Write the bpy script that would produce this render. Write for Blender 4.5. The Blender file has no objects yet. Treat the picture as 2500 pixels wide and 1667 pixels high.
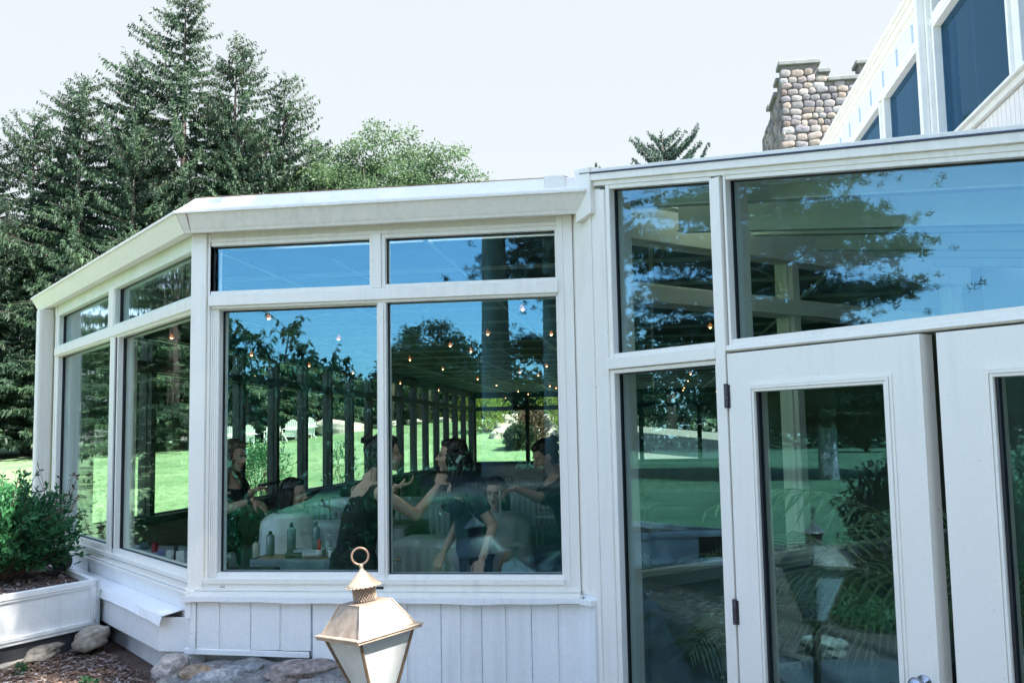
import bpy, math, random
import numpy as np
from mathutils import Vector, Matrix
R = math.radians
SC = bpy.context.scene
COL = SC.collection

# ---------------------------------------------------------------- camera, sky, sun, exposure
cd = bpy.data.cameras.new('camera'); cam = bpy.data.objects.new('camera', cd); COL.objects.link(cam)
SC.camera = cam
cd.sensor_fit = 'HORIZONTAL'; cd.sensor_width = 36.0
cd.lens = 36.0 * 2370.0 / 2500.0
cd.clip_start = 0.05; cd.clip_end = 2000
PIT, ROL, YAW = R(5.5), R(-1.07), R(8.2)
fwd = Vector((0, math.cos(PIT), math.sin(PIT))); up0 = Vector((0, -math.sin(PIT), math.cos(PIT))); r0 = Vector((1, 0, 0))
rt = r0 * math.cos(ROL) + up0 * math.sin(ROL); up = up0 * math.cos(ROL) - r0 * math.sin(ROL)
RZ = Matrix.Rotation(YAW, 3, 'Z')
fwd, rt, up = RZ @ fwd, RZ @ rt, RZ @ up
M = Matrix((rt, up, -fwd)).transposed().to_4x4(); M.translation = Vector((0, 0, 1.70))
cam.matrix_world = M

SUN_EL, SUN_AZ = R(54), R(-25)            # azimuth measured from +X towards +Y
sd = Vector((math.cos(SUN_EL) * math.cos(SUN_AZ), math.cos(SUN_EL) * math.sin(SUN_AZ), math.sin(SUN_EL)))
sl = bpy.data.lights.new('sun', 'SUN'); so = bpy.data.objects.new('sun', sl); COL.objects.link(so)
sl.energy = 4.0; sl.angle = R(0.53); sl.color = (1.0, 0.95, 0.87)
so.rotation_euler = sd.to_track_quat('Z', 'Y').to_euler(); so.location = (40, 10, 60)

W = bpy.data.worlds.new('World'); SC.world = W; W.use_nodes = True
nt = W.node_tree; nt.nodes.clear()
out = nt.nodes.new('ShaderNodeOutputWorld'); bg = nt.nodes.new('ShaderNodeBackground')
sky = nt.nodes.new('ShaderNodeTexSky'); sky.sky_type = 'NISHITA'; sky.sun_disc = False
sky.sun_elevation = SUN_EL; sky.sun_rotation = R(90) - SUN_AZ
sky.air_density = 1.0; sky.dust_density = 0.25; sky.ozone_density = 2.2
tc = nt.nodes.new('ShaderNodeTexCoord')
nz = nt.nodes.new('ShaderNodeTexNoise'); nz.inputs['Scale'].default_value = 2.2; nz.inputs['Detail'].default_value = 7; nz.inputs['Roughness'].default_value = 0.6
mp = nt.nodes.new('ShaderNodeMapping'); mp.inputs['Scale'].default_value = (1, 1, 2.6)
nt.links.new(tc.outputs['Generated'], mp.inputs['Vector']); nt.links.new(mp.outputs['Vector'], nz.inputs['Vector'])
dp = nt.nodes.new('ShaderNodeVectorMath'); dp.operation = 'DOT_PRODUCT'; dp.inputs[1].default_value = (0.42, 0.86, -0.15)
nt.links.new(tc.outputs['Generated'], dp.inputs[0])
m1 = nt.nodes.new('ShaderNodeMath'); m1.operation = 'MULTIPLY_ADD'; m1.inputs[1].default_value = 1.0; m1.inputs[2].default_value = 0.12
nt.links.new(dp.outputs['Value'], m1.inputs[0])
m2 = nt.nodes.new('ShaderNodeMath'); m2.operation = 'MULTIPLY_ADD'; m2.inputs[1].default_value = 1.1
nt.links.new(nz.outputs['Fac'], m2.inputs[0]); nt.links.new(m1.outputs[0], m2.inputs[2])
cr = nt.nodes.new('ShaderNodeValToRGB'); cr.color_ramp.elements[0].position = 0.36; cr.color_ramp.elements[0].color = (0, 0, 0, 1)
cr.color_ramp.elements[1].position = 0.82; cr.color_ramp.elements[1].color = (0.96, 0.96, 0.96, 1)
nt.links.new(m2.outputs[0], cr.inputs['Fac'])
mx = nt.nodes.new('ShaderNodeMixRGB'); mx.inputs['Color2'].default_value = (1.19, 1.27, 1.285, 1)
nt.links.new(cr.outputs['Color'], mx.inputs['Fac']); hs = nt.nodes.new('ShaderNodeHueSaturation'); hs.inputs['Saturation'].default_value = 0.80; nt.links.new(sky.outputs['Color'], hs.inputs['Color']); nt.links.new(hs.outputs['Color'], mx.inputs['Color1'])
nt.links.new(mx.outputs['Color'], bg.inputs['Color']); bg.inputs['Strength'].default_value = 0.13
nt.links.new(bg.outputs[0], out.inputs['Surface'])
SC.view_settings.view_transform = 'Standard'; SC.view_settings.look = 'None'
SC.view_settings.exposure = 2.44; SC.view_settings.gamma = 1.0
try:
    SC.cycles.max_bounces = 10; SC.cycles.transparent_max_bounces = 24; SC.cycles.glossy_bounces = 5
    SC.cycles.diffuse_bounces = 4; SC.cycles.use_denoising = True; SC.cycles.sample_clamp_indirect = 6
except Exception: pass

# ---------------------------------------------------------------- materials
MT = {}
def mat(name, c, rough=0.6, metal=0.0, var=0.0, vs=8.0, bump=0.0, bs=60.0, spec=0.5, c2=None, emit=0, trans=0.0, attr=False, detail=5, stretch=None, bdist=0.004):
    if name in MT: return MT[name]
    m = bpy.data.materials.new(name); m.use_nodes = True; n = m.node_tree; b = n.nodes['Principled BSDF']
    b.inputs['Base Color'].default_value = (*c, 1); b.inputs['Roughness'].default_value = rough; b.inputs['Metallic'].default_value = metal
    b.inputs['Specular IOR Level'].default_value = spec
    tcx = n.nodes.new('ShaderNodeTexCoord'); vec = tcx.outputs['Object']
    if stretch:
        mm = n.nodes.new('ShaderNodeMapping'); mm.inputs['Scale'].default_value = stretch; n.links.new(vec, mm.inputs['Vector']); vec = mm.outputs['Vector']
    col = None
    if attr:
        a = n.nodes.new('ShaderNodeAttribute'); a.attribute_name = 'tone'; col = a.outputs['Color']
    if var > 0 or c2:
        t = n.nodes.new('ShaderNodeTexNoise'); t.inputs['Scale'].default_value = vs; t.inputs['Detail'].default_value = detail; t.inputs['Roughness'].default_value = 0.65
        n.links.new(vec, t.inputs['Vector'])
        r = n.nodes.new('ShaderNodeValToRGB'); n.links.new(t.outputs['Fac'], r.inputs['Fac'])
        r.color_ramp.elements[0].position = 0.36; r.color_ramp.elements[1].position = 0.66
        ca = c2 if c2 else tuple(max(0, x * (1 - var)) for x in c); cb = c if c2 else tuple(min(1, x * (1 + var)) for x in c)
        r.color_ramp.elements[0].color = (*ca, 1); r.color_ramp.elements[1].color = (*cb, 1)
        if col:
            mxx = n.nodes.new('ShaderNodeMixRGB'); mxx.blend_type = 'MULTIPLY'; mxx.inputs['Fac'].default_value = 1.0
            n.links.new(col, mxx.inputs['Color1']); n.links.new(r.outputs['Color'], mxx.inputs['Color2']); col = mxx.outputs['Color']
        else: col = r.outputs['Color']
    if col: n.links.new(col, b.inputs['Base Color'])
    if bump > 0:
        t2 = n.nodes.new('ShaderNodeTexNoise'); t2.inputs['Scale'].default_value = bs; t2.inputs['Detail'].default_value = 5
        n.links.new(vec, t2.inputs['Vector']); bp = n.nodes.new('ShaderNodeBump'); bp.inputs['Strength'].default_value = bump
        bp.inputs['Distance'].default_value = bdist
        n.links.new(t2.outputs['Fac'], bp.inputs['Height']); n.links.new(bp.outputs['Normal'], b.inputs['Normal'])
    if emit:
        b.inputs['Emission Color'].default_value = (*c, 1); b.inputs['Emission Strength'].default_value = emit
    if trans > 0:
        tr = n.nodes.new('ShaderNodeBsdfTranslucent'); ms = n.nodes.new('ShaderNodeMixShader'); ms.inputs['Fac'].default_value = trans
        if col: n.links.new(col, tr.inputs['Color'])
        else: tr.inputs['Color'].default_value = (*c, 1)
        o = n.nodes['Material Output']; n.links.new(b.outputs[0], ms.inputs[1]); n.links.new(tr.outputs[0], ms.inputs[2]); n.links.new(ms.outputs[0], o.inputs['Surface'])
    MT[name] = m; return m

def glass_mat(name, tint, base, gain, wav=0.0, ws=3.0, gl=(0.80, 0.93, 1.0), wd=0.02):
    m = bpy.data.materials.new(name); m.use_nodes = True; n = m.node_tree; n.nodes.clear()
    o = n.nodes.new('ShaderNodeOutputMaterial'); t = n.nodes.new('ShaderNodeBsdfTransparent'); g = n.nodes.new('ShaderNodeBsdfGlossy')
    t.inputs['Color'].default_value = (*tint, 1); g.inputs['Color'].default_value = (*gl, 1); g.inputs['Roughness'].default_value = 0.0
    fr0 = n.nodes.new('ShaderNodeLayerWeight'); fr0.inputs['Blend'].default_value = 0.5
    fr = n.nodes.new('ShaderNodeMath'); fr.operation = 'POWER'; fr.inputs[1].default_value = 4.5; n.links.new(fr0.outputs['Facing'], fr.inputs[0])
    ma = n.nodes.new('ShaderNodeMath'); ma.operation = 'MULTIPLY_ADD'; ma.inputs[1].default_value = gain * .8; ma.inputs[2].default_value = base; ma.use_clamp = True
    mi = n.nodes.new('ShaderNodeMixShader'); n.links.new(fr.outputs[0], ma.inputs[0]); n.links.new(ma.outputs[0], mi.inputs['Fac'])
    n.links.new(t.outputs[0], mi.inputs[1]); n.links.new(g.outputs[0], mi.inputs[2]); n.links.new(mi.outputs[0], o.inputs['Surface'])
    if wav > 0:
        tcx = n.nodes.new('ShaderNodeTexCoord'); mm = n.nodes.new('ShaderNodeMapping'); mm.inputs['Scale'].default_value = (2.2, 2.2, 0.8)
        tx = n.nodes.new('ShaderNodeTexNoise'); tx.inputs['Scale'].default_value = ws; tx.inputs['Detail'].default_value = 1.5
        bp = n.nodes.new('ShaderNodeBump'); bp.inputs['Strength'].default_value = wav; bp.inputs['Distance'].default_value = wd
        n.links.new(tcx.outputs['Object'], mm.inputs['Vector']); n.links.new(mm.outputs['Vector'], tx.inputs['Vector'])
        n.links.new(tx.outputs['Fac'], bp.inputs['Height']); n.links.new(bp.outputs['Normal'], g.inputs['Normal'])
    MT[name] = m; return m

WHITE = mat('white painted aluminium', (0.88, 0.845, 0.765), 0.40, var=0.05, vs=90, bump=0.18, bs=240, c2=(0.84, 0.805, 0.725))
CREAM = mat('weathered cream aluminium', (0.89, 0.85, 0.78), 0.5, var=0.05, vs=40, bump=0.15, bs=160, c2=(0.83, 0.79, 0.72))
GTINT = mat('green tinted white trim', (0.80, 0.82, 0.77), 0.55, var=0.1, vs=4, c2=(0.68, 0.74, 0.62), bump=0.2, bs=150)  # white trim with an uneven green tint
GRIME = mat('grimy joint line', (0.40, 0.44, 0.48), 0.8, var=0.3, vs=30)
RUST = mat('rusty joint stain', (0.30, 0.17, 0.10), 0.9, var=0.4, vs=40)
BLK = mat('black rubber', (0.012, 0.013, 0.016), 0.5)
SHEET = mat('white sheet metal', (0.88, 0.875, 0.84), 0.42, var=0.05, vs=60, bump=0.4, bs=6, c2=(0.81, 0.82, 0.82), bdist=0.02)
def grime(m, amt=.20):
    n = m.node_tree; L = n.links; b = n.nodes['Principled BSDF']; src = b.inputs['Base Color'].links[0].from_socket
    tcx = n.nodes.new('ShaderNodeTexCoord'); mm = n.nodes.new('ShaderNodeMapping'); mm.inputs['Scale'].default_value = (26, 26, 1.6)
    t = n.nodes.new('ShaderNodeTexNoise'); t.inputs['Scale'].default_value = 1.0; t.inputs['Detail'].default_value = 6; L.new(tcx.outputs['Object'], mm.inputs['Vector']); L.new(mm.outputs['Vector'], t.inputs['Vector'])
    t2 = n.nodes.new('ShaderNodeTexNoise'); t2.inputs['Scale'].default_value = 1.3; t2.inputs['Detail'].default_value = 4; L.new(tcx.outputs['Object'], t2.inputs['Vector'])
    mu = n.nodes.new('ShaderNodeMath'); mu.operation = 'MULTIPLY'; L.new(t.outputs['Fac'], mu.inputs[0]); L.new(t2.outputs['Fac'], mu.inputs[1])
    r = n.nodes.new('ShaderNodeValToRGB'); r.color_ramp.elements[0].position = .27; r.color_ramp.elements[0].color = (0, 0, 0, 1); r.color_ramp.elements[1].position = .46; r.color_ramp.elements[1].color = (amt, amt, amt, 1); L.new(mu.outputs[0], r.inputs['Fac'])
    sp = n.nodes.new('ShaderNodeTexNoise'); sp.inputs['Scale'].default_value = 55; sp.inputs['Detail'].default_value = 2; L.new(tcx.outputs['Object'], sp.inputs['Vector'])
    r2 = n.nodes.new('ShaderNodeValToRGB'); r2.color_ramp.elements[0].position = .745; r2.color_ramp.elements[0].color = (0, 0, 0, 1); r2.color_ramp.elements[1].position = .80; r2.color_ramp.elements[1].color = (.6, .6, .6, 1); L.new(sp.outputs['Fac'], r2.inputs['Fac'])
    x = n.nodes.new('ShaderNodeMixRGB'); x.inputs['Color2'].default_value = (.42, .43, .40, 1); L.new(r.outputs['Color'], x.inputs['Fac']); L.new(src, x.inputs['Color1'])
    y = n.nodes.new('ShaderNodeMixRGB'); y.inputs['Color2'].default_value = (.22, .19, .16, 1); L.new(r2.outputs['Color'], y.inputs['Fac']); L.new(x.outputs['Color'], y.inputs['Color1'])
    L.new(y.outputs['Color'], b.inputs['Base Color'])
for m_ in (WHITE, CREAM, GTINT, SHEET): grime(m_)
NAVY = mat('dark flashing', (0.02, 0.03, 0.07), 0.4)
G_FRONT = glass_mat('front window glass', (0.92, 0.985, 0.96), 0.155, 1.0, 0.004, 2.0, gl=(0.16, 0.42, 0.62))
G_SIDE = glass_mat('side window glass', (0.94, 0.99, 0.96), 0.05, 0.9, 0.012, 5.0)
G_WAVY = glass_mat('wavy transom glass', (0.86, 0.94, 0.92), 0.20, 1.0, 0.08, 5.0)
G_PORCH = glass_mat('porch glass', (0.90, 0.955, 0.93), 0.12, 1.0, 0.004, 2.2, gl=(0.20, 0.44, 0.64))
G_FAR = glass_mat('far window glass', (0.93, 0.99, 0.95), 0.035, 0.6)
G_LODGE = glass_mat('tinted lodge glass', (0.25, 0.34, 0.42), 0.10, 1.0, 0.02, 3.0, gl=(0.22, 0.47, 0.74))

# ---------------------------------------------------------------- mesh builder
class MB:
    def __init__(s): s.v = []; s.f = []; s.mi = []; s.k = 0; s.tone = None; s.tones = []
    def add(s, vs, fs):
        b = len(s.v); s.v.extend([tuple(p) for p in vs]); s.f.extend([tuple(b + i for i in f) for f in fs]); s.mi.extend([s.k] * len(fs))
        if s.tone is not None: s.tones.extend([s.tone] * len(vs))
        return b
    def hexa(s, P):
        s.add(P, [(0, 3, 2, 1), (4, 5, 6, 7), (0, 1, 5, 4), (1, 2, 6, 5), (2, 3, 7, 6), (3, 0, 4, 7)])
    def box(s, x0, x1, y0, y1, z0, z1):
        s.hexa([(x0, y0, z0), (x1, y0, z0), (x1, y1, z0), (x0, y1, z0), (x0, y0, z1), (x1, y0, z1), (x1, y1, z1), (x0, y1, z1)])
    def prism(s, A, B):
        n = len(A); b = s.add(list(A) + list(B), [])
        fs = [tuple(b + i for i in reversed(range(n))), tuple(b + n + i for i in range(n))]
        for i in range(n): j = (i + 1) % n; fs.append((b + i, b + j, b + n + j, b + n + i))
        s.f.extend(fs); s.mi.extend([s.k] * len(fs))
    def ring(s, c, u, w, r, n, ru=1.0):
        return [Vector(c) + (u * math.cos(2 * math.pi * i / n) * r + w * math.sin(2 * math.pi * i / n) * r * ru) for i in range(n)]
    def tube(s, pts, rad, n=8, cap=True, flat=1.0, upv=None):
        pts = [Vector(p) for p in pts]; rad = rad if isinstance(rad, (list, tuple)) else [rad] * len(pts)
        rings = []; prev = None
        for i, p in enumerate(pts):
            d = (pts[min(i + 1, len(pts) - 1)] - pts[max(i - 1, 0)])
            d = d.normalized() if d.length > 1e-9 else Vector((0, 0, 1))
            if prev is None:
                a = upv if upv is not None else (Vector((0, 0, 1)) if abs(d.z) < 0.9 else Vector((1, 0, 0)))
                u = d.cross(a).normalized()
            else: u = (prev - d * prev.dot(d)).normalized()
            prev = u; w = d.cross(u).normalized(); rings.append(s.ring(p, u, w, rad[i], n, flat))
        b = s.add([q for r_ in rings for q in r_], [])
        fs = []
        for i in range(len(rings) - 1):
            for j in range(n): k = (j + 1) % n; fs.append((b + i * n + j, b + i * n + k, b + (i + 1) * n + k, b + (i + 1) * n + j))
        if cap: fs.append(tuple(b + j for j in reversed(range(n)))); fs.append(tuple(b + (len(rings) - 1) * n + j for j in range(n)))
        s.f.extend(fs); s.mi.extend([s.k] * len(fs))
    def lathe(s, prof, c=(0, 0, 0), n=24, M_=None):
        b0 = []
        for r_, z in prof:
            for i in range(n):
                a = 2 * math.pi * i / n; p = Vector((r_ * math.cos(a), r_ * math.sin(a), z))
                if M_: p = M_ @ p
                b0.append(p + Vector(c))
        b = s.add(b0, []); fs = []
        for i in range(len(prof) - 1):
            for j in range(n): k = (j + 1) % n; fs.append((b + i * n + j, b + i * n + k, b + (i + 1) * n + k, b + (i + 1) * n + j))
        fs.append(tuple(b + j for j in reversed(range(n)))); fs.append(tuple(b + (len(prof) - 1) * n + j for j in range(n)))
        s.f.extend(fs); s.mi.extend([s.k] * len(fs))
    def ell(s, c, r, rot=None, n=12, m=8, jit=0, rng=None, pw=1.0):
        c = Vector(c); vs = []; fs = []
        for i in range(m + 1):
            th = math.pi * i / m
            for j in range(n):
                ph = 2 * math.pi * j / n
                p = Vector((math.sin(th) * math.cos(ph), math.sin(th) * math.sin(ph), math.cos(th)))
                if pw != 1.0: p = Vector([math.copysign(abs(q) ** pw, q) for q in p])
                if jit: p *= 1 + jit * rng.uniform(-1, 1)
                p = Vector((p.x * r[0], p.y * r[1], p.z * r[2]))
                if rot: p = rot @ p
                vs.append(c + p)
        for i in range(m):
            for j in range(n): k = (j + 1) % n; fs.append((i * n + j, (i + 1) * n + j, (i + 1) * n + k, i * n + k))
        s.add(vs, fs)
    def build(s, name, mats, parent=None, smooth=False, bevel=0, seg=1):
        me = bpy.data.meshes.new(name); me.from_pydata([tuple(p) for p in s.v], [], s.f)
        mats = mats if isinstance(mats, (list, tuple)) else [mats]
        for m in mats: me.materials.append(m)
        if len(mats) > 1: me.polygons.foreach_set('material_index', s.mi)
        if smooth: me.polygons.foreach_set('use_smooth', [True] * len(me.polygons))
        if s.tones and len(s.tones) == len(s.v):
            at = me.color_attributes.new('tone', 'FLOAT_COLOR', 'POINT'); at.data.foreach_set('color', [q for t in s.tones for q in (*t, 1.0)])
        me.update(); o = bpy.data.objects.new(name, me); COL.objects.link(o)
        if parent: o.parent = parent
        if bevel:
            b = o.modifiers.new('bevel', 'BEVEL'); b.width = bevel; b.segments = seg; b.limit_method = 'ANGLE'; b.angle_limit = R(40)
        return o

def tag(o, label=None, cat=None, group=None, kind=None):
    if label: o['label'] = label
    if cat: o['category'] = cat
    if group: o['group'] = group
    if kind: o['kind'] = kind
    return o
def thing(name, label, cat, loc=(0, 0, 0), rz=0, group=None):
    o = bpy.data.objects.new(name, None); COL.objects.link(o); o.location = loc; o.rotation_euler = (0, 0, rz); o.empty_display_size = 0.1
    return tag(o, label, cat, group)
def kids(o): return [c for c in bpy.data.objects if c.parent is o]
def dup(root, loc, rz, label, cat=None, group=None, scale=1.0):
    def cp(o, par):
        c = o.copy(); COL.objects.link(c)
        if par: c.parent = par
        for ch in CH.get(o.name, []): cp(ch, c)
        return c
    CH = {}
    for o in bpy.data.objects:
        if o.parent: CH.setdefault(o.parent.name, []).append(o)
    r_ = cp(root, None); r_.location = loc; r_.rotation_euler = (0, 0, rz); r_.scale = (scale,) * 3 if not isinstance(scale, tuple) else scale
    tag(r_, label, cat, group); return r_
S2 = math.sqrt(0.5)
class Wall:
    """a wall line: point(s, d, z): s along e, d outwards along n"""
    def __init__(w, o, e, n): w.o = Vector((*o, 0)); w.e = Vector((*e, 0)); w.n = Vector((*n, 0))
    def p(w, s, d, z): q = w.o + w.e * s + w.n * d; return (q.x, q.y, z)
    def box(w, mb, s0, s1, d0, d1, z0, z1, z0b=None, z1b=None):
        z0b = z0 if z0b is None else z0b; z1b = z1 if z1b is None else z1b
        P = [w.p(s0, d1, z0), w.p(s1, d1, z0b), w.p(s1, d0, z0b), w.p(s0, d0, z0), w.p(s0, d1, z1), w.p(s1, d1, z1b), w.p(s1, d0, z1b), w.p(s0, d0, z1)]
        if w.n.cross(w.e).z < 0: P = [P[3], P[2], P[1], P[0], P[7], P[6], P[5], P[4]]
        mb.hexa(P)
    def quadpane(w, mb, s0, s1, d, z0, z1, z0b=None, z1b=None, th=0.006): w.box(mb, s0, s1, d - th, d, z0, z1, z0b, z1b)

# ================================================================= CONSERVATORY
C1 = (-2.515, 5.096); C2 = (-0.399, 5.096)
LEN_L = 4.0
C0 = (C1[0] - S2 * LEN_L, C1[1] + S2 * LEN_L)             # (-5.343, 7.924)
LEN_P = 4.07
C3 = (C2[0] + S2 * LEN_P, C2[1] + S2 * LEN_P)             # (2.479, 7.974)
YB = 28.4
WF = Wall(C1, (1, 0), (0, -1))                             # s: 0 .. 2.116
WL = Wall(C0, (S2, -S2), (-S2, -S2))                       # s: 0 .. 4.0  (C1 end = 4.0)
WP = Wall(C2, (S2, S2), (S2, -S2))                         # bay wall inside the porch
WS = Wall((C0[0], YB), (0, -1), (-1, 0))                   # s: 0 at back .. YB-C0y
WBK = Wall((C3[0], YB), (-1, 0), (0, 1))
PD = 3.3211
WD = Wall((PD * S2, PD * S2), (S2, -S2), (-S2, -S2))       # porch door wall, s: -3.886 .. 0.93
cons = thing('conservatory', 'white framed glass conservatory with an angled bay, gutter and french doors', 'conservatory', (-1.4, 8, 0))
cons_off = Vector((1.4, -8, 0))
def cpart(mb, name, mats, parent=None, **k):
    mb.v = [(p[0] + 1.4, p[1] - 8, p[2]) for p in mb.v]
    return mb.build(name, mats, parent or cons, **k)

def window(w, s0, s1, z0, z1, glass, fr=0.03, d0=-0.10, d1=0.012, gd=-0.035, z1b=None, m=WHITE, fb=0.03, ft=0.03, jl=None, jr=None, name='window', gasket=True):
    """frame ring (a window part) with its pane as a sub-part; s0..z1 is the visible glass opening"""
    jl = fr if jl is None else jl; jr = fr if jr is None else jr
    z1b = z1 if z1b is None else z1b
    k = (z1b - z1) / (s1 - s0)
    f = MB(); f.k = 0
    w.box(f, s0 - jl, s0, d0, d1, z0 - fb, z1 + ft - k * jl, z0 - fb, z1 + ft)
    w.box(f, s1, s1 + jr, d0, d1, z0 - fb, z1b + ft, z0 - fb, z1b + ft + k * jr)
    w.box(f, s0, s1, d0, d1 - 0.002, z0 - fb, z0)
    w.box(f, s0, s1, d0, d1 - 0.002, z1, z1 + ft, z1b, z1b + ft)
    g = 0.006
    if gasket:
        f.k = 1
        w.box(f, s0, s0 + g, gd - 0.01, gd + 0.012, z0, z1); w.box(f, s1 - g, s1, gd - 0.01, gd + 0.012, z0, z1b)
        w.box(f, s0 + g, s1 - g, gd - 0.01, gd + 0.012, z0, z0 + g * .7); w.box(f, s0 + g, s1 - g, gd - 0.01, gd + 0.012, z1 - g, z1, z1b - g, z1b)
    fo = cpart(f, name, [m, BLK], bevel=0.0025)
    p = MB(); w.quadpane(p, s0 + .001, s1 - .001, gd, z0 + .001, z1 - .001, z0 + .001, z1b - .001)
    po = cpart(p, 'pane', glass, fo); po.parent = fo
    return fo

# ---- front wall (F): s = X + 2.515
f = MB()
WF.box(f, -0.03, 0.062, -0.14, 0.022, 0.885, 2.86)                       # corner post
WF.box(f, 0.062, 0.082, -0.14, 0.010, 0.93, 2.86)
cpart(f, 'corner_post', WHITE, bevel=0.004)
window(WF, 0.082, 1.002, 2.530, 2.786, G_FRONT, jl=0.0, fb=0.02, ft=0.022, jr=0.02)
window(WF, 1.090, 2.022, 2.530, 2.786, G_FRONT, jr=0.012, jl=0.02, fb=0.02, ft=0.022)
window(WF, 0.132, 1.038, 0.984, 2.424, G_FRONT, jl=0.05, jr=0.012, d0=-0.12, d1=0.0, fb=0.03, ft=0.02, gd=-0.06)
window(WF, 1.093, 2.022, 0.976, 2.434, G_FRONT, jl=0.012, jr=0.012, fb=0.03, ft=0.02)
f = MB()
WF.box(f, 1.022, 1.070, -0.14, 0.020, 2.51, 2.815)
cpart(f, 'upper_mullion', WHITE, bevel=0.003)
f = MB()
WF.box(f, 1.050, 1.081, -0.14, 0.016, 0.93, 2.444)                        # lower mullion
WF.box(f, 1.052, 1.079, 0.016, 0.0185, 0.948, 2.40)
cpart(f, 'mullion', WHITE, bevel=0.003)
for k in range(4): f = MB(); WF.box(f, 0.086 + k * 0.0115, 0.0935 + k * 0.0115, 0.0, 0.006 - k * .001, 0.96, 2.42); cpart(f, 'sliding_track', WHITE)
f = MB()
WF.box(f, 0.076, 2.036, -0.14, 0.030, 2.444, 2.508)                       # transom
WF.box(f, 0.090, 2.030, -0.12, 0.018, 2.430, 2.446)
cpart(f, 'transom', WHITE, bevel=0.004)
f = MB()
WF.box(f, 2.034, 2.116, -0.14, 0.018, 0.90, 2.86)                          # right post
WF.box(f, 2.060, 2.066, 0.018, 0.022, 0.90, 2.86)
cpart(f, 'end_post', WHITE, bevel=0.004)
f = MB()
WF.box(f, 0.082, 2.034, -0.14, 0.014, 2.808, 2.83); WF.box(f, 0.0, 2.116, -0.14, 0.006, 2.83, 2.92)   # frieze under gutter
cpart(f, 'frieze', [CREAM], bevel=0.002)
f = MB()
WF.box(f, 0.070, 2.034, -0.12, 0.034, 0.930, 0.956); WF.box(f, 0.066, 2.038, -0.12, 0.026, 0.9035, 0.930)
WF.box(f, 0.02, 2.116, -0.12, 0.038, 0.893, 0.9035); WF.box(f, -0.01, 2.116, -0.12, 0.050, 0.878, 0.891)
WF.box(f, -0.02, 2.13, -0.12, 0.062, 0.868, 0.878)
f.k = 1
for z in (0.9175, 0.9095): WF.box(f, 0.162, 0.192, 0.0262, 0.0272, z, z + 0.0025)
WF.box(f, 1.035, 1.075, 0.0262, 0.030, 0.905, 0.918)
cpart(f, 'window_sill', [WHITE, BLK], bevel=0.002)
f = MB()                                                                  # rolled cap over the base panels
n_ = 30
for i in range(n_):
    a, b = -0.035 + 2.17 * i / n_, -0.035 + 2.17 * (i + 1) / n_
    w1 = 0.0035 * math.sin(a * 7.0) + 0.002 * math.sin(a * 19); w2 = 0.0035 * math.sin(b * 7.0) + 0.002 * math.sin(b * 19)
    WF.box(f, a, b, -0.05, 0.072, 0.838 + w1, 0.868, 0.838 + w2, 0.868)
cpart(f, 'base_cap', SHEET, bevel=0)
# base panels: boards with grooves, left part short, right part reaching down
f = MB()
ed = [0.0, 0.345, 0.682]
for i, (a, b) in enumerate(zip(ed[:-1], ed[1:])):
    c = (a + b) / 2
    WF.box(f, a + 0.002, c - 0.006, -0.05, 0.040, 0.585, 0.836); WF.box(f, c - 0.006, c + 0.008, -0.05, 0.034, 0.585, 0.836)
    WF.box(f, c + 0.008, b - 0.002, -0.05, 0.041, 0.583, 0.836)
WF.box(f, -0.03, 0.672, -0.05, 0.046, 0.560, 0.590, 0.548, 0.578)
xs = [0.684, 1.035, 1.385, 1.60, 1.86, 2.145]
for i, (a, b) in enumerate(zip(xs[:-1], xs[1:])):
    c = (a + b) / 2
    WF.box(f, a + 0.002, c - 0.006, -0.05, 0.034, -0.1, 0.836); WF.box(f, c - 0.006, c + 0.008, -0.05, 0.028, -0.1, 0.836)
    WF.box(f, c + 0.008, b - 0.002, -0.05, 0.035, -0.1, 0.836)
WF.box(f, 0.0, 2.116, -0.10, -0.052, -0.1, 0.866)
WF.box(f, 0.002, 0.036, 0.041, 0.050, 0.56, 0.835); WF.box(f, -0.022, 0.012, 0.050, 0.056, 0.745, 0.862)
cpart(f, 'base_panel', SHEET, bevel=0.0025)
f = MB()
for i, b in enumerate([0.345, 0.682] + xs[1:-1]): WF.box(f, b - 0.002, b + 0.002, 0.02, 0.031 if b > .69 else .037, 0.30 if b > .69 else 0.56, 0.835)
WF.box(f, 0.037, 0.0395, 0.04, 0.0425, 0.56, 0.835)
WF.box(f, 0.02, 2.10, 0.0385, 0.0395, 0.8918, 0.8932)
cpart(f, 'joint_line', GRIME)

# ---- bay wall L (s from far corner 0 .. 4.0)
window(WL, 2.345 - 0.02, 3.985, 2.520, 2.770, G_WAVY, jl=0.014, jr=0.0, fb=0.02, ft=0.02, m=GTINT)
window(WL, 0.59, 2.165, 2.520, 2.770, G_WAVY, jl=0.05, jr=0.014, fb=0.02, ft=0.02, m=GTINT)
window(WL, 2.43, 3.985, 0.987, 2.418, G_SIDE, jl=0.02, jr=0.0, fb=0.03, ft=0.02)
window(WL, 0.59, 2.230, 0.990, 2.425, G_SIDE, jl=0.05, jr=0.014, fb=0.03, ft=0.02)
f = MB()
WL.box(f, 2.180, 2.310, -0.14, 0.020, 2.50, 2.80); cpart(f, 'upper_mullion', WHITE, bevel=0.003); f = MB(); WL.box(f, 2.245, 2.355, -0.14, 0.018, 0.92, 2.44)
cpart(f, 'mullion', WHITE, bevel=0.003)
f = MB()
WL.box(f, 2.356, 2.408, -0.08, 0.006, 0.985, 2.42)
cpart(f, 'gasket', BLK)
f = MB()
WL.box(f, 0.50, 3.99, -0.14, 0.028, 2.436, 2.500); WL.box(f, 0.50, 3.99, -0.12, 0.016, 2.424, 2.438)
cpart(f, 'transom', [WHITE], bevel=0.004)
f = MB()
WL.box(f, 0.50, 0.54, -0.16, 0.022, 0.90, 2.86)
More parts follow.
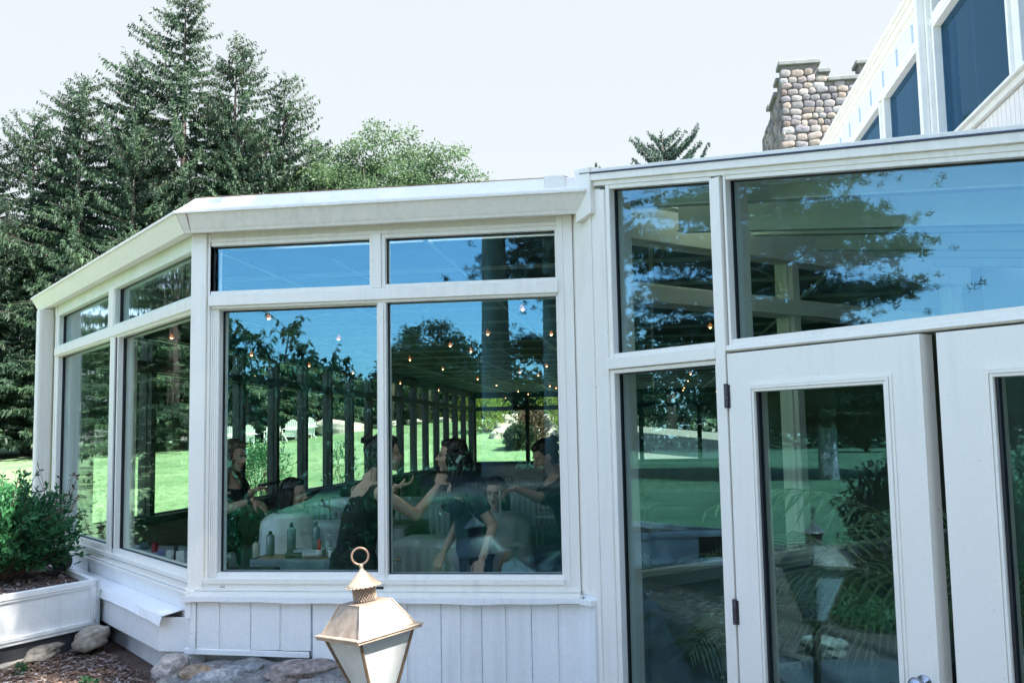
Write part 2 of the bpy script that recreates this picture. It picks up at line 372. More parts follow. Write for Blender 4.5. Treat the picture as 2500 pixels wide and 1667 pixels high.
WL.box(f, 0.44, 0.495, -0.20, -0.06, 0.6, 2.86)
for k in range(7): WL.box(f, 0.545 + k * 0.006, 0.5485 + k * 0.006, -0.12, 0.016, 0.96, 2.80)
cpart(f, 'jamb', WHITE, bevel=0.002)
f = MB()                                                                   # fluted downspout on the far corner
WL.box(f, 0.30, 0.42, 0.02, 0.13, 0.45, 2.84)
for k in range(8): WL.box(f, 0.306 + k * 0.0145, 0.312 + k * 0.0145, 0.13, 0.134, 0.45, 2.84)
for k in range(6): WL.box(f, 0.42, 0.424, 0.03 + k * 0.016, 0.037 + k * 0.016, 0.45, 2.84)
cpart(f, 'downspout', WHITE, bevel=0.002)
f = MB()
WL.box(f, 0.0, 0.44, -0.14, 0.0, 0.45, 2.86)
cpart(f, 'corner_post', WHITE, bevel=0.003)
f = MB()
WL.box(f, 0.30, 4.0, -0.14, 0.012, 2.790, 2.92); WL.box(f, 0.50, 4.0, -0.14, 0.018, 2.772, 2.792)
cpart(f, 'frieze', [GTINT], bevel=0.002)
f = MB()
WL.box(f, 0.45, 3.99, -0.12, 0.034, 0.930, 0.957); WL.box(f, 0.45, 3.99, -0.12, 0.028, 0.9035, 0.930)
WL.box(f, 0.45, 4.0, -0.12, 0.042, 0.890, 0.9035); WL.box(f, 0.30, 4.02, -0.12, 0.056, 0.872, 0.888)
cpart(f, 'window_sill', WHITE, bevel=0.002)
f = MB()                                                                   # battered panel below sill
for a, b in ((0.3, 1.9), (1.904, 4.02)):
    P = [WL.p(a, 0.05, 0.872), WL.p(a, -0.06, 0.872), WL.p(a, -0.06, 0.2), WL.p(a, 0.030, 0.2), WL.p(a, 0.030, 0.77)]
    Q = [WL.p(b, 0.05, 0.872), WL.p(b, -0.06, 0.872), WL.p(b, -0.06, 0.2), WL.p(b, 0.030, 0.2), WL.p(b, 0.030, 0.77)]
    f.prism(P, Q)
cpart(f, 'base_panel', SHEET, bevel=0.0)
f = MB()
WL.box(f, 0.45, 4.0, 0.0415, 0.0435, 0.8885, 0.8905); WL.box(f, 0.45, 4.0, 0.033, 0.0355, 0.928, 0.9315)
WL.box(f, 1.8985, 1.9045, 0.03, 0.05, 0.76, 0.872)
WL.box(f, 0.9, 4.0, 0.032, 0.036, 0.772, 0.777)
cpart(f, 'joint_line', GRIME)
# duct box along the bay wall: sloping lid with a lifted lip, front sheet, end sheet flush with the front wall
def wlp(s, d, z): return WL.p(s, d, z)
f = MB(); n_ = 34; s0_, s1_ = 0.8, 3.93
rows = []
for i in range(n_ + 1):
    s = s0_ + (s1_ - s0_) * i / n_; wv = 0.006 * math.sin(s * 6.3) + 0.004 * math.sin(s * 15 + 1)
    lip = 0.155 + wv
    cut = max(0, (s - 3.75)) * 0.2
    rows.append([wlp(s, 0.034, 0.784), wlp(s, 0.150, 0.764 + wv * .6), wlp(s, lip + 0.012, 0.720 + wv - cut * .2), wlp(s, lip + 0.010, 0.718 + wv - cut * .2), wlp(s, 0.147, 0.760 + wv * .6), wlp(s, 0.034, 0.779)])
for a, b in zip(rows[:-1], rows[1:]): f.prism(a, b)
cpart(f, 'duct_lid', SHEET)
f = MB()
f.prism([wlp(s0_, 0.131, 0.56), wlp(s0_, 0.131, 0.755), wlp(s0_, 0.127, 0.755), wlp(s0_, 0.127, 0.56)], [(-2.717, 5.108, 0.56), (-2.717, 5.108, 0.748), (-2.711, 5.108, 0.748), (-2.711, 5.108, 0.56)])
f.prism([(-2.716, 5.100, 0.562), (-2.540, 5.100, 0.560), (-2.540, 5.100, 0.744), (-2.716, 5.100, 0.746)], [(-2.716, 5.112, 0.562), (-2.540, 5.112, 0.560), (-2.540, 5.112, 0.744), (-2.716, 5.112, 0.746)])
f.prism([wlp(s0_, 0.131, 0.56), wlp(s0_, 0.0, 0.56), wlp(s0_, 0.0, 0.552), wlp(s0_, 0.131, 0.552)], [(-2.712, 5.112, 0.56), (-2.53, 5.112, 0.56), (-2.53, 5.112, 0.552), (-2.712, 5.112, 0.552)])
cpart(f, 'duct_box', SHEET, bevel=0.002)

# ---- gutter on F and L (mitred), roof edge band, roof deck
def edge_chain(prof, mb):
    """prof: list of (offset, z) ; chain L far end -> C1 mitre -> F right end"""
    rows = []
    for where in ('a', 'c1', 'b'):
        r_ = []
        for o, z in prof:
            if where == 'a': p = WL.p(0.16, o, z)
            elif where == 'c1': p = (C1[0] - 0.4142 * o, C1[1] - o, z)
            else: p = WF.p(2.20 if o > .03 else 2.13, o, z)
            r_.append(p)
        rows.append(r_)
    mb.prism(rows[0], rows[1]); mb.prism([(p[0] + .003, p[1], p[2]) for p in rows[1]], rows[2])
f = MB(); edge_chain([(0.075, 2.850), (0.092, 2.850), (0.100, 2.866), (0.105, 2.872), (0.148, 2.946), (0.160, 2.948), (0.160, 2.964), (0.152, 2.966), (0.02, 2.966), (0.02, 2.86)], f)
cpart(f, 'gutter', [CREAM], bevel=0.002)
f = MB(); edge_chain([(0.112, 2.969), (0.112, 2.982), (0.095, 2.988), (0.030, 3.052), (0.020, 3.064), (0.004, 3.066), (0.0, 2.969)], f)
WF.box(f, 0.045, 0.17, 0.028, 0.062, 3.02, 3.046); WF.box(f, 1.98, 2.09, 0.02, 0.09, 2.99, 3.06)
cpart(f, 'roof_edge', [CREAM], bevel=0.002)
f = MB()
f.prism([(C1[0] + 0.001, C1[1] - .161, 2.955), (C1[0] + .004, C1[1] - .161, 2.955), (C1[0] + .004 - .0, C1[1] - .09, 2.85), (C1[0], C1[1] - .09, 2.85)], [(C1[0] + 0.001, C1[1] - .10, 2.97), (C1[0] + .004, C1[1] - .10, 2.97), (C1[0] + .004, C1[1] - .05, 2.85), (C1[0], C1[1] - .05, 2.85)])
WF.box(f, 0.02, 2.10, 0.018, 0.022, 3.066, 3.0695)
cpart(f, 'rust_line', RUST)
f = MB()
pts = [(C1[0], C1[1] + .01), (C2[0], C2[1] + .01), (C3[0], C3[1]), (C3[0], YB), (C0[0], YB), (C0[0], C0[1])]
def decks(f, z0, z1):
    cy_ = 6.02; a0, a1 = C1[0] - (cy_ - 5.096), C2[0] + (cy_ - 5.096)
    for q in ([(a0, cy_), (a1, cy_), (C3[0], C3[1]), (C3[0], YB), (C0[0], YB), (C0[0], C0[1])], [(C1[0], 5.106), (C2[0], 5.106), (C2[0] + .23, 5.33), (C1[0] - .23, 5.33)], [(C1[0] - .23, 5.33), (-2.42, 5.33), (-2.42, cy_), (a0, cy_)], [(-.48, 5.33), (C2[0] + .23, 5.33), (a1, cy_), (-.48, cy_)]):
        f.prism([(x, y, z0) for x, y in q], [(x, y, z1) for x, y in q])
decks(f, 3.0, 3.06)
cpart(f, 'roof', mat('roof deck', (0.45, 0.44, 0.42), 0.8, var=0.15, vs=2))
DKC = mat('dark bronze ceiling', (0.065, 0.068, 0.065), 0.6, var=0.2, vs=3)
DKF = mat('dark bronze frame', (0.028, 0.028, 0.028), 0.45)
PALE = mat('pale ceiling line', (0.42, 0.46, 0.48), 0.4)
f = MB()
decks(f, 2.975, 2.998)
cpart(f, 'ceiling', DKC)
f = MB(); f.box(-2.419, -.481, 5.331, 6.019, 3.01, 3.03); cpart(f, 'added_skylight', mat('opal skylight panel', (.9, .9, .88), .4, trans=.8, var=.02))  # translucent roof opening added out of view to brighten the people
f = MB()
for k in range(20):
    y = 6.0 + k * 1.15
    xl = max(C0[0], C0[0] + (C0[1] - y)) if y < C0[1] else C0[0]; xr = min(C3[0], C3[0] - (C3[1] - y)) if y < C3[1] else C3[0]
    f.box(xl + .15, xr - .15, y, y + 0.018, 2.945, 2.974); cpart(f, 'ceiling_rail', PALE); f = MB()
for x in (-4.2, -2.8, -1.4, 0.0, 1.4): f.box(x, x + 0.03, 5.4 + max(0, abs(x + 1.45) - 1.0), YB - .2, 2.925, 2.9449); cpart(f, 'ceiling_rail', PALE); f = MB()
for x in (-3.3, -2.1, -0.5): f.box(x, x + 0.012, 6.2, YB - .2, 2.89, 2.90); cpart(f, 'lamp_track', PALE); f = MB()
# ---- long side wall, back wall, right wall, porch-side bay wall
YM = [8.445 + 1.145 * k for k in range(18)]
def longwall(w, marks, gl, base_m, top=True):
    fr = MB()
    for s in marks:
        w.box(fr, s - 0.05, s + 0.05, -0.14, 0.0, 0.88, 2.97); cpart(fr, 'mullion', DKF); fr = MB()
    a, b = marks[0], marks[-1]
    w.box(fr, a, b, -0.16, 0.012, 2.43, 2.53); w.box(fr, a, b, -0.22, 0.014, 0.86, 0.93); w.box(fr, a, b, -0.15, 0.01, 2.80, 2.97)
    cpart(fr, 'wall_rail', DKF)
    bp_ = MB(); w.box(bp_, a - .03, b + .03, -0.10, 0.0, -0.3, 0.859); cpart(bp_, 'base_panel', base_m)
    for s0, s1 in zip(marks[:-1], marks[1:]):
        for z0, z1 in ((0.931, 2.429), (2.531, 2.799)):
            fo = MB()
            w.box(fo, s0 + .0505, s0 + .062, -0.09, -0.03, z0, z1); w.box(fo, s1 - .062, s1 - .0505, -0.09, -0.03, z0, z1)
            w.box(fo, s0 + .062, s1 - .062, -0.09, -0.03, z0, z0 + .012); w.box(fo, s0 + .062, s1 - .062, -0.09, -0.03, z1 - .012, z1)
            fo = cpart(fo, 'window', DKF)
            p = MB(); w.quadpane(p, s0 + .063, s1 - .063, -0.05, z0 + .013, z1 - .013)
            cpart(p, 'pane', gl, fo)
TANP = mat('tan inner base wall', (0.60, 0.52, 0.42), 0.8, var=0.12, vs=6)
longwall(WS, sorted([YB - y for y in YM] + [0.05, YB - C0[1] - .06]), G_FAR, TANP)
longwall(WBK, [0.05, 1.2, 2.85, 4.5, 6.15, 7.77], G_FAR, TANP)
f = MB(); f.box(C3[0], C3[0] + .1, C3[1], YB, -0.2, 3.0); cpart(f, 'side_wall', mat('dark inner wall', (0.10, 0.09, 0.08), 0.8, var=0.2, vs=2))
# bay wall P: white posts, transom and base with battens
fr = MB()
for s in (0.05, 1.88, 3.9): WP.box(fr, s - 0.035, s + 0.035, -0.13, 0.012, 0.88, 2.97); cpart(fr, 'mullion', WHITE, bevel=0.003); fr = MB()
WP.box(fr, 0.0, LEN_P, -0.12, 0.024, 2.432, 2.528); WP.box(fr, 0.0, LEN_P, -0.12, 0.02, 2.78, 2.97)
cpart(fr, 'transom', WHITE, bevel=0.003)
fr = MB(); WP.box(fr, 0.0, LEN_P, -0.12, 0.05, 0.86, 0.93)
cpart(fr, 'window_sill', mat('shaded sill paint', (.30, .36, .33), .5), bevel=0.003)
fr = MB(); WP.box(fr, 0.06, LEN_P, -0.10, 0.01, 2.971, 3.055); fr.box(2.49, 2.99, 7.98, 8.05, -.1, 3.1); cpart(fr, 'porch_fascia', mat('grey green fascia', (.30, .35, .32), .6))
fr = MB(); WP.box(fr, 0.0, LEN_P, -0.10, 0.0, 0.0, 0.859)
for k in range(14): WP.box(fr, 0.18 + k * 0.29, 0.225 + k * 0.29, 0.0, 0.02, 0.0, 0.858)
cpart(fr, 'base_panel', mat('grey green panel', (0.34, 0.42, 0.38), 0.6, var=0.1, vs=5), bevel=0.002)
for s0, s1 in ((0.085, 1.845), (1.915, 3.865)):
    for z0, z1 in ((0.93, 2.432), (2.528, 2.78)):
        fo = MB()
        WP.box(fo, s0, s0 + .015, -0.08, -0.02, z0, z1); WP.box(fo, s1 - .015, s1, -0.08, -0.02, z0, z1)
        WP.box(fo, s0 + .015, s1 - .015, -0.08, -0.02, z0, z0 + .015); WP.box(fo, s0 + .015, s1 - .015, -0.08, -0.02, z1 - .015, z1)
        fo = cpart(fo, 'window', WHITE)
        p = MB(); WP.quadpane(p, s0 + .016, s1 - .016, -0.05, z0 + .016, z1 - .016); cpart(p, 'pane', G_FAR, fo)
# floor
f = MB(); f.prism([(x, y, -0.05) for x, y in pts], [(x, y, 0.0) for x, y in pts])
cpart(f, 'floor', mat('dark room carpet', (0.055, 0.045, 0.04), 0.95, var=0.3, vs=9))
f = MB(); q = [WD.p(-3.886, -.06, 0)[:2], WD.p(0.93, -.06, 0)[:2], (C3[0] + .5, C3[1]), (C3[0], C3[1]), C2]
f.prism([(x, y, -0.05) for x, y in q], [(x, y, -0.004) for x, y in q])
cpart(f, 'porch_floor', mat('slate porch floor', (0.05, 0.055, 0.06), 0.5, var=0.3, vs=5))

# ---- porch door wall D
def top(s): return 2.938 - 0.1635 * (s + 3.577)
f = MB()
WD.box(f, -3.886, -3.752, -0.03, 0.0, 0.88, 3.0)                               # plain return
WD.box(f, -3.752, -3.720, -0.13, 0.014, -0.05, top(-3.74)); WD.box(f, -3.720, -3.655, -0.13, 0.008, -0.05, top(-3.7)); WD.box(f, -3.655, -3.640, -0.13, 0.018, -0.05, top(-3.65))
WD.box(f, -3.640, -3.607, -0.13, 0.022, -0.05, top(-3.6))
WD.box(f, -3.81, -3.69, -0.03, 0.040, 2.80, 3.085, 2.832, 3.075)
cpart(f, 'corner_post', WHITE, bevel=0.003)
f = MB(); WD.box(f, -3.886, -3.752, -0.05, 0.030, 0.0, 0.838); WD.box(f, -3.886, -3.752, -0.05, 0.052, 0.838, 0.868); WD.box(f, -3.886, -3.752, -.03, 0.01, .868, .88)
cpart(f, 'base_panel', SHEET, bevel=0.002)
window(WD, -3.577, -2.912, 2.096, top(-3.577), G_PORCH, z1b=top(-2.912), jl=0.03, jr=0.012, fb=0.022, ft=0.02, d0=-0.14)
window(WD, -3.577, -2.917, 0.08, 1.996, G_PORCH, jl=0.03, jr=0.012, fb=0.03, ft=0.02, d0=-0.14)
window(WD, -2.818, 0.20, 2.099, top(-2.818), G_PORCH, z1b=top(0.20), jl=0.014, jr=0.03, fb=0.026, ft=0.022, d0=-0.14)
f = MB()
WD.box(f, -2.900, -2.842, -0.14, 0.026, -0.05, top(-2.87) + 0.01)
WD.box(f, -2.860, -2.842, 0.026, 0.03, 0, 2.04)
cpart(f, 'door_post', WHITE, bevel=0.003)
f = MB()
WD.box(f, -3.607, -2.900, -0.14, 0.028, 2.018, 2.074); WD.box(f, -2.842, 0.9, -0.14, 0.022, 2.046, 2.074); WD.box(f, -2.842, 0.9, -0.14, 0.034, 2.050, 2.056)
cpart(f, 'transom', WHITE, bevel=0.003)
f = MB()
h = 0.020
WD.box(f, -3.76, 0.93, -0.14, 0.016, top(-3.76) + .02, top(-3.76) + .045, top(.93) + .02, top(.93) + .045)
WD.box(f, -3.76, 0.93, -0.14, 0.034, top(-3.76) + .045, top(-3.76) + .082, top(.93) + .045, top(.93) + .082)
WD.box(f, -3.70, 0.93, -0.20, 0.028, top(-3.70) + .089, top(-3.70) + .108, top(.93) + .089, top(.93) + .108)
cpart(f, 'head_beam', WHITE, bevel=0.002)
f = MB(); WD.box(f, -3.77, 0.93, -0.20, 0.040, top(-3.77) + .082, top(-3.77) + .089, top(.93) + .082, top(.93) + .089)
cpart(f, 'flashing', NAVY)
def door(w, s0, s1, z1, g, name='door', open_=0.0):
    hinge = s0; d = MB()
    gs0, gs1, gz0, gz1 = g
    a, b = -0.05, 0.030
    w.box(d, s0, gs0, a, b, 0.015, z1); w.box(d, gs1, s1, a, b, 0.015, z1)
    w.box(d, gs0, gs1, a, b - .0005, 0.015, gz0); w.box(d, gs0, gs1, a, b - .0005, gz1, z1)
    for k, (o, e) in enumerate(((0.036, 0.006), (0.024, 0.011), (0.012, 0.006))):
        w.box(d, gs0 - o, gs0 - o + .011, b, b + e, gz0 - o, gz1 + o); w.box(d, gs1 + o - .011, gs1 + o, b, b + e, gz0 - o, gz1 + o)
        w.box(d, gs0 - o + .011, gs1 + o - .011, b, b + e - .0005, gz1 + o - .011, gz1 + o); w.box(d, gs0 - o + .011, gs1 + o - .011, b, b + e - .0005, gz0 - o, gz0 - o + .011)
    o_ = cpart(d, name, WHITE)
    p = MB(); w.quadpane(p, gs0 + .001, gs1 - .001, 0.0, gz0 + .001, gz1 - .001); cpart(p, 'pane', G_PORCH, o_)
    gk = MB(); w.box(gk, gs0 + .001, gs0 + .012, 0.001, 0.022, gz0 + .002, gz1 - .002)
    cpart(gk, 'gasket', BLK, o_)
    kn = MB(); c = Vector(w.p(s1 - 0.058, b, 0.80)); nn = w.n
    kn.tube([c, c + nn * 0.006, c + nn * 0.0061, c + nn * 0.035, c + nn * 0.040, c + nn * 0.055, c + nn * 0.068, c + nn * 0.072], [0.030, 0.030, 0.013, 0.012, 0.024, 0.030, 0.024, 0.008], 20)
    cpart(kn, 'door_knob', mat('satin steel', (0.35, 0.38, 0.42), 0.25, metal=1.0), o_, smooth=True)
    return o_
d1 = door(WD, -2.830, -1.912, 2.036, (-2.684, -2.066, 0.30, 1.864))
# first leaf stands slightly open
pv = Vector(WD.p(-2.830, 0.03, 0)) + cons_off
d1.matrix_local = Matrix.Translation(pv) @ Matrix.Rotation(R(-1.6), 4, 'Z') @ Matrix.Translation(-pv)
for z in (1.80, 0.88, 0.2):
    hg = MB()
    for k in range(3): c = WD.p(-2.837, 0.038, z + k * 0.036); hg.tube([c, (c[0], c[1], c[2] + 0.033)], 0.010, 10)
    WD.box(hg, -2.852, -2.820, 0.0303, 0.0335, z, z + 0.10)
    cpart(hg, 'hinge', mat('worn dark hinge', (0.10, 0.09, 0.11), 0.45, metal=0.8, var=0.4, vs=60), smooth=False)
door(WD, -1.863, -0.945, 2.036, (-1.666, -1.09, 0.30, 1.866))
f = MB(); WD.box(f, -0.94, -0.86, -0.14, 0.026, -0.05, 2.05); WD.box(f, 0.20, 0.93, -0.14, 0.02, -0.05, top(.2) + .03, -0.05, top(.93) + .03)
cpart(f, 'door_post', WHITE, bevel=0.003)
window(WD, -0.83, 0.17, 0.08, 1.996, G_PORCH, jl=0.03, jr=0.03, fb=0.03, ft=0.025, d0=-0.14)
f = MB(); WD.box(f, -1.912, -1.863, -0.06, -0.052, 0.0, 2.04)  # black upright strip stands in for the dark of the door gap
WD.box(f, -3.62, 0.93, -0.14, 0.02, -0.05, 0.05)
cpart(f, 'threshold_and_gap_shade', BLK)
# porch ceiling with sloping beams parallel to the door wall
f = MB()
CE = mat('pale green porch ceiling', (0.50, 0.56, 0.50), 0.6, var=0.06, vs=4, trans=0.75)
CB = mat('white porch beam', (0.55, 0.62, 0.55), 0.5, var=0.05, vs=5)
f.prism([(*WD.p(-3.89, 0, 0)[:2], top(-3.89) + .01), (*WD.p(.93, 0, 0)[:2], top(.93) + .02), (*WD.p(.93, -4.2, 0)[:2], top(.93) + .06), (*WD.p(-3.89, -4.2, 0)[:2], top(-3.89) + .01)],
        [(*WD.p(-3.89, 0, 0)[:2], top(-3.89) + .045), (*WD.p(.93, 0, 0)[:2], top(.93) + .05), (*WD.p(.93, -4.2, 0)[:2], top(.93) + .09), (*WD.p(-3.89, -4.2, 0)[:2], top(-3.89) + .045)])
cpart(f, 'porch_ceiling', CE)
f = MB()
for o, hh in ((0.24, 0.05), (0.62, 0.14), (1.25, 0.09), (1.85, 0.12), (2.5, 0.10), (3.2, 0.1)):
    WD.box(f, -3.70, 0.9, -o - 0.05, -o, top(-3.70) - hh, top(-3.70) + .025, top(.9) - hh, top(.9) + .025)
    WD.box(f, -3.70, 0.9, -o - 0.065, -o + .015, top(-3.70) - hh - .012, top(-3.70) - hh, top(.9) - hh - .012, top(.9) - hh); cpart(f, 'porch_beam', CB, bevel=0.002); f = MB()

# ================================================================= LODGE (main building, right)
lodge = thing('lodge', 'tall white lodge wall with slanted clerestory windows above the glass porch', 'building', (3.0, 10, 0))
def lpart(mb, name, mats, parent=None, **k):
    mb.v = [(p[0] - 3, p[1] - 10, p[2]) for p in mb.v]; return mb.build(name, mats, parent or lodge, **k)
WG = Wall((3.0, 0), (0, 1), (-1, 0))                    # s = Y ; outward -X
SID = mat('white vertical siding', (0.86, 0.83, 0.78), 0.5, var=0.04, vs=3)
LT = mat('lodge trim paint', (0.88, 0.86, 0.80), 0.45, var=0.05, vs=6, c2=(0.79, 0.79, 0.73))
f = MB(); WG.box(f, 1.4, 22, -0.30, 0.0, -0.2, 4.40)
k = 1.42
while k < 21.9: WG.box(f, k, k + 0.085, 0.0, 0.006, -0.2, 4.40); k += 0.10
lpart(f, 'wall', SID)
f = MB(); f.box(2.985, 2.999, 1.72, 8.6, -.1, 2.7); lpart(f, 'added_dark_sheet', mat('dark teal sheet over siding', (.05, .075, .08), .8, var=.2, vs=2))  # dark sheet added over the siding so it looks dim through the glass
bays = [(2.9, 4.9), (5.2, 7.94), (8.22, 10.18), (10.57, 12.36), (12.64, 14.42), (14.70, 16.5), (16.8, 18.6), (18.9, 21.7)]
for a, b in bays:
    z0, z1 = 4.55, 5.80
    fo = MB()
    for z0, z1 in (((4.55, 5.80), (5.95, 6.28)) if b < 10.3 else ((4.55, 5.80),)):
        WG.box(fo, a - .04, a, -0.1, 0.03, z0 - .04, z1 + .04); WG.box(fo, b, b + .04, -0.1, 0.03, z0 - .04, z1 + .04)
        WG.box(fo, a, b, -0.1, 0.03, z1, z1 + .04); WG.box(fo, a, b, -0.1, 0.03, z0 - .04, z0)
    c = (a + b) / 2 + .05
    fo.k = 1; WG.box(fo, c - .012, c + .012, -0.075, -0.055, 4.55, 5.80)
    fo = lpart(fo, 'window', [LT, mat('blue grey meeting rail', (0.18, 0.30, 0.40), 0.4)], bevel=0.004)
    for z0, z1 in (((4.55, 5.80), (5.95, 6.28)) if b < 10.3 else ((4.55, 5.80),)):
        p = MB(); WG.quadpane(p, a, b, -0.05, z0, z1); lpart(p, 'pane', G_LODGE, fo)
f = MB()
WG.box(f, 1.4, 22, -0.1, 0.05, 4.41, 4.505); WG.box(f, 1.4, 22, 0.05, 0.09, 4.47, 4.50)
for (a, b), (c, d) in zip(bays[:-1], bays[1:]): WG.box(f, b + .042, c - .042, -0.1, 0.0, 4.505, 6.45)
WG.box(f, 1.4, 2.85, -.1, 0, 4.505, 6.45)
WG.box(f, 10.25, 10.50, -0.08, 0.07, 4.50, 6.45)
WG.box(f, 1.4, 22, -0.08, 0.035, 5.842, 5.905)
lpart(f, 'trim', LT, bevel=0.004)
f = MB(); WG.box(f, 10.30, 10.40, 0.07, 0.15, 0, 6.45); lpart(f, 'downspout', LT, bevel=.01)
f = MB(); WG.box(f, 10.52, 22, -0.08, 0.012, 5.906, 6.45); lpart(f, 'frieze', mat('pale blue frieze', (0.76, 0.80, 0.88), 0.5))
k = 10.95
while k < 22: f = MB(); WG.box(f, k, k + .03, 0.012, 0.03, 5.95, 6.15); lpart(f, 'dentil', mat('blue grey dentil', (0.48, 0.57, 0.66), 0.6)); k += 0.70
f = MB(); WG.box(f, 1.3, 22.1, -0.3, 0.03, 6.20, 6.26); WG.box(f, 1.3, 22.1, -0.3, 0.06, 6.26, 6.34); WG.box(f, 1.2, 22.2, -0.3, 0.09, 6.34, 6.38); WG.box(f, 1.2, 22.2, -0.3, 0.12, 6.38, 6.43)
lpart(f, 'eave', LT, bevel=0.004)
f = MB(); f.prism([(2.9, 1.2, 6.431), (9.5, 1.2, 7.9), (9.5, 1.2, 6.3)], [(2.9, 22.2, 6.431), (9.5, 22.2, 7.9), (9.5, 22.2, 6.3)])
lpart(f, 'roof', mat('grey shingle roof', (0.16, 0.16, 0.17), 0.9, var=0.3, vs=14))
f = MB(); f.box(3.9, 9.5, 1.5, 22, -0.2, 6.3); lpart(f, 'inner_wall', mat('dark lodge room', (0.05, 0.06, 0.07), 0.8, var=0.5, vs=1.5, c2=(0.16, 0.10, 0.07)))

# ================================================================= STONE TOWER
def rnd_stone(rng): 
    pal = [(0.42, 0.37, 0.35), (0.40, 0.33, 0.29), (0.46, 0.44, 0.43), (0.44, 0.41, 0.39), (0.36, 0.35, 0.35), (0.30, 0.28, 0.29), (0.42, 0.34, 0.28), (0.52, 0.47, 0.42), (0.36, 0.30, 0.28), (0.30, 0.27, 0.30), (0.50, 0.42, 0.35), (0.38, 0.29, 0.24)]
    c = rng.choice(pal); k = rng.uniform(0.30, 0.66); return tuple(q * k for q in c)
STONE = mat('mixed fieldstone', (1, 1, 1), 0.85, attr=True, var=0.18, vs=30, bump=0.4, bs=60)
MORTAR = mat('dark mortar', (0.13, 0.12, 0.11), 0.95, var=0.25, vs=10)
COPE = mat('dark slate coping', (0.16, 0.165, 0.16), 0.8, var=0.2, vs=4)
def stones(mb, rng, P0, eu, ev, en, W_, H_, size, inside=None):
    v = 0.0
    while v < H_:
        rh = size * rng.uniform(0.7, 1.05); u = -rng.uniform(0, size * .5)
        while u < W_:
            rw = rh * rng.uniform(0.85, 1.9)
            cu, cv = u + rw / 2, v + rh / 2 + rng.uniform(-.12, .12) * size
            if 0.02 < cu < W_ - .0 and cv < H_ and (inside is None or inside(cu, cv)):
                mb.tone = rnd_stone(rng); a = rng.uniform(-.25, .25)
                e1 = eu * math.cos(a) + ev * math.sin(a); e2 = ev * math.cos(a) - eu * math.sin(a)
                rot = Matrix((e1, e2, en)).transposed()
                mb.ell(P0 + eu * cu + ev * cv, (rw * .50, rh * .50, size * .20), rot, 13, 8, 0.075, rng, 0.62)
            u += rw
        v += rh * 0.93
tower = thing('stone_tower', 'fieldstone tower with stepped parapet rising behind the white lodge roof', 'tower', (8, 36, 0))
f = MB()
T0x, T0y = 4.53, 32.0
prof = [(0, 0), (8, 0), (8, 13.95), (7.6, 13.95), (2.3, 13.0), (1.45, 13.0), (1.45, 13.3), (1.15, 13.3), (1.15, 13.63), (0, 13.63)]
prof = [(0, 0), (8, 0), (8, 13.5), (2.45, 13.5), (2.45, 13.0), (1.45, 13.0), (1.45, 13.3), (1.15, 13.3), (1.15, 13.63), (0, 13.63)]
f.prism([(T0x + a, T0y, b) for a, b in prof], [(T0x + a, T0y + .55, b) for a, b in prof])
pr2 = [(0.55, 0), (6, 0), (6, 12.95), (3.3, 12.95), (3.3, 13.25), (2.9, 13.25), (1.9, 13.1), (1.9, 13.1), (1.2, 13.1), (1.2, 13.35), (0.55, 13.35)]
f.prism([(T0x, T0y + a, b) for a, b in pr2], [(T0x + .55, T0y + a, b) for a, b in pr2])
f.v = [(x - 8, y - 36, z) for x, y, z in f.v]; f.build('wall', MORTAR, tower)
f = MB()
for x0, x1, z in ((-.1, 1.25, 13.63), (1.15, 1.55, 13.3), (1.45, 2.55, 13.0), (2.35, 4.5, 13.5)):
    f.box(T0x + x0 + (.002 if x0 > 0 else 0), T0x + x1, T0y - .12, T0y + .62, z + (0.001 if x0 > 1.4 else 0), z + .14)
for y0, y1, z in ((.63, 1.3, 13.35), (1.3, 3.0, 13.1), (3.0, 3.5, 13.25)): f.box(T0x - .12, T0x + .6, T0y + y0, T0y + y1, z, z + .13)
f.v = [(x - 8, y - 36, z) for x, y, z in f.v]; f.build('coping', COPE, tower, bevel=0.02)
rng = random.Random(5); f = MB()
stones(f, rng, Vector((T0x, T0y - .02, 8.5)), Vector((1, 0, 0)), Vector((0, 0, 1)), Vector((0, -1, 0)), 4.4, 5.1, 0.27, lambda u, v: v + 8.5 < (13.5 if u < 1.15 else 13.2 if u < 1.45 else 12.9))
stones(f, rng, Vector((T0x - .02, T0y + 4.5, 8.5)), Vector((0, -1, 0)), Vector((0, 0, 1)), Vector((-1, 0, 0)), 4.4, 5.1, 0.34, lambda u, v: v + 8.5 < 12.9)
f.v = [(x - 8, y - 36, z) for x, y, z in f.v]; f.build('stonework', STONE, tower, smooth=True)

# ================================================================= GROUND
def ss(a, b, x): t = np.clip((x - a) / (b - a), 0, 1); return t * t * (3 - 2 * t)
def ground_h(x, y):
    x = np.asarray(x, float); y = np.asarray(y, float)
    patio = ss(-2.0, -1.45, x + 0.25 * np.sin(y * 2.1) * 0.3) * ss(-2.6, -1.9, y) 
    near = 0.40 - 0.40 * patio
    near = near - 0.22 * ss(4.9, 4.0, y) * (1 - patio) * ss(-6, -3.5, x) * ss(-1, 2, y)
    far = 1.35 * ss(15, 62, y) + 0.12 * ss(10, 30, -y) + 0.9 * np.exp(-((x + 10.5) / 9) ** 2 - ((y - 49) / 13) ** 2) + 0.9 * np.exp(-((x + 2) / 9) ** 2 - ((y - 42) / 9) ** 2)
    far = far - 0.15 * ss(-6, -14, x) * (1 - ss(15, 40, y))
    bump = 0.015 * np.sin(x * 1.7 + y * .6) * np.cos(y * 1.3) + 0.02 * np.sin(x * .31 + 1) * np.sin(y * .27)
    return near * (1 - ss(15, 40, y) * 0.35) + far + bump * (1 - patio)
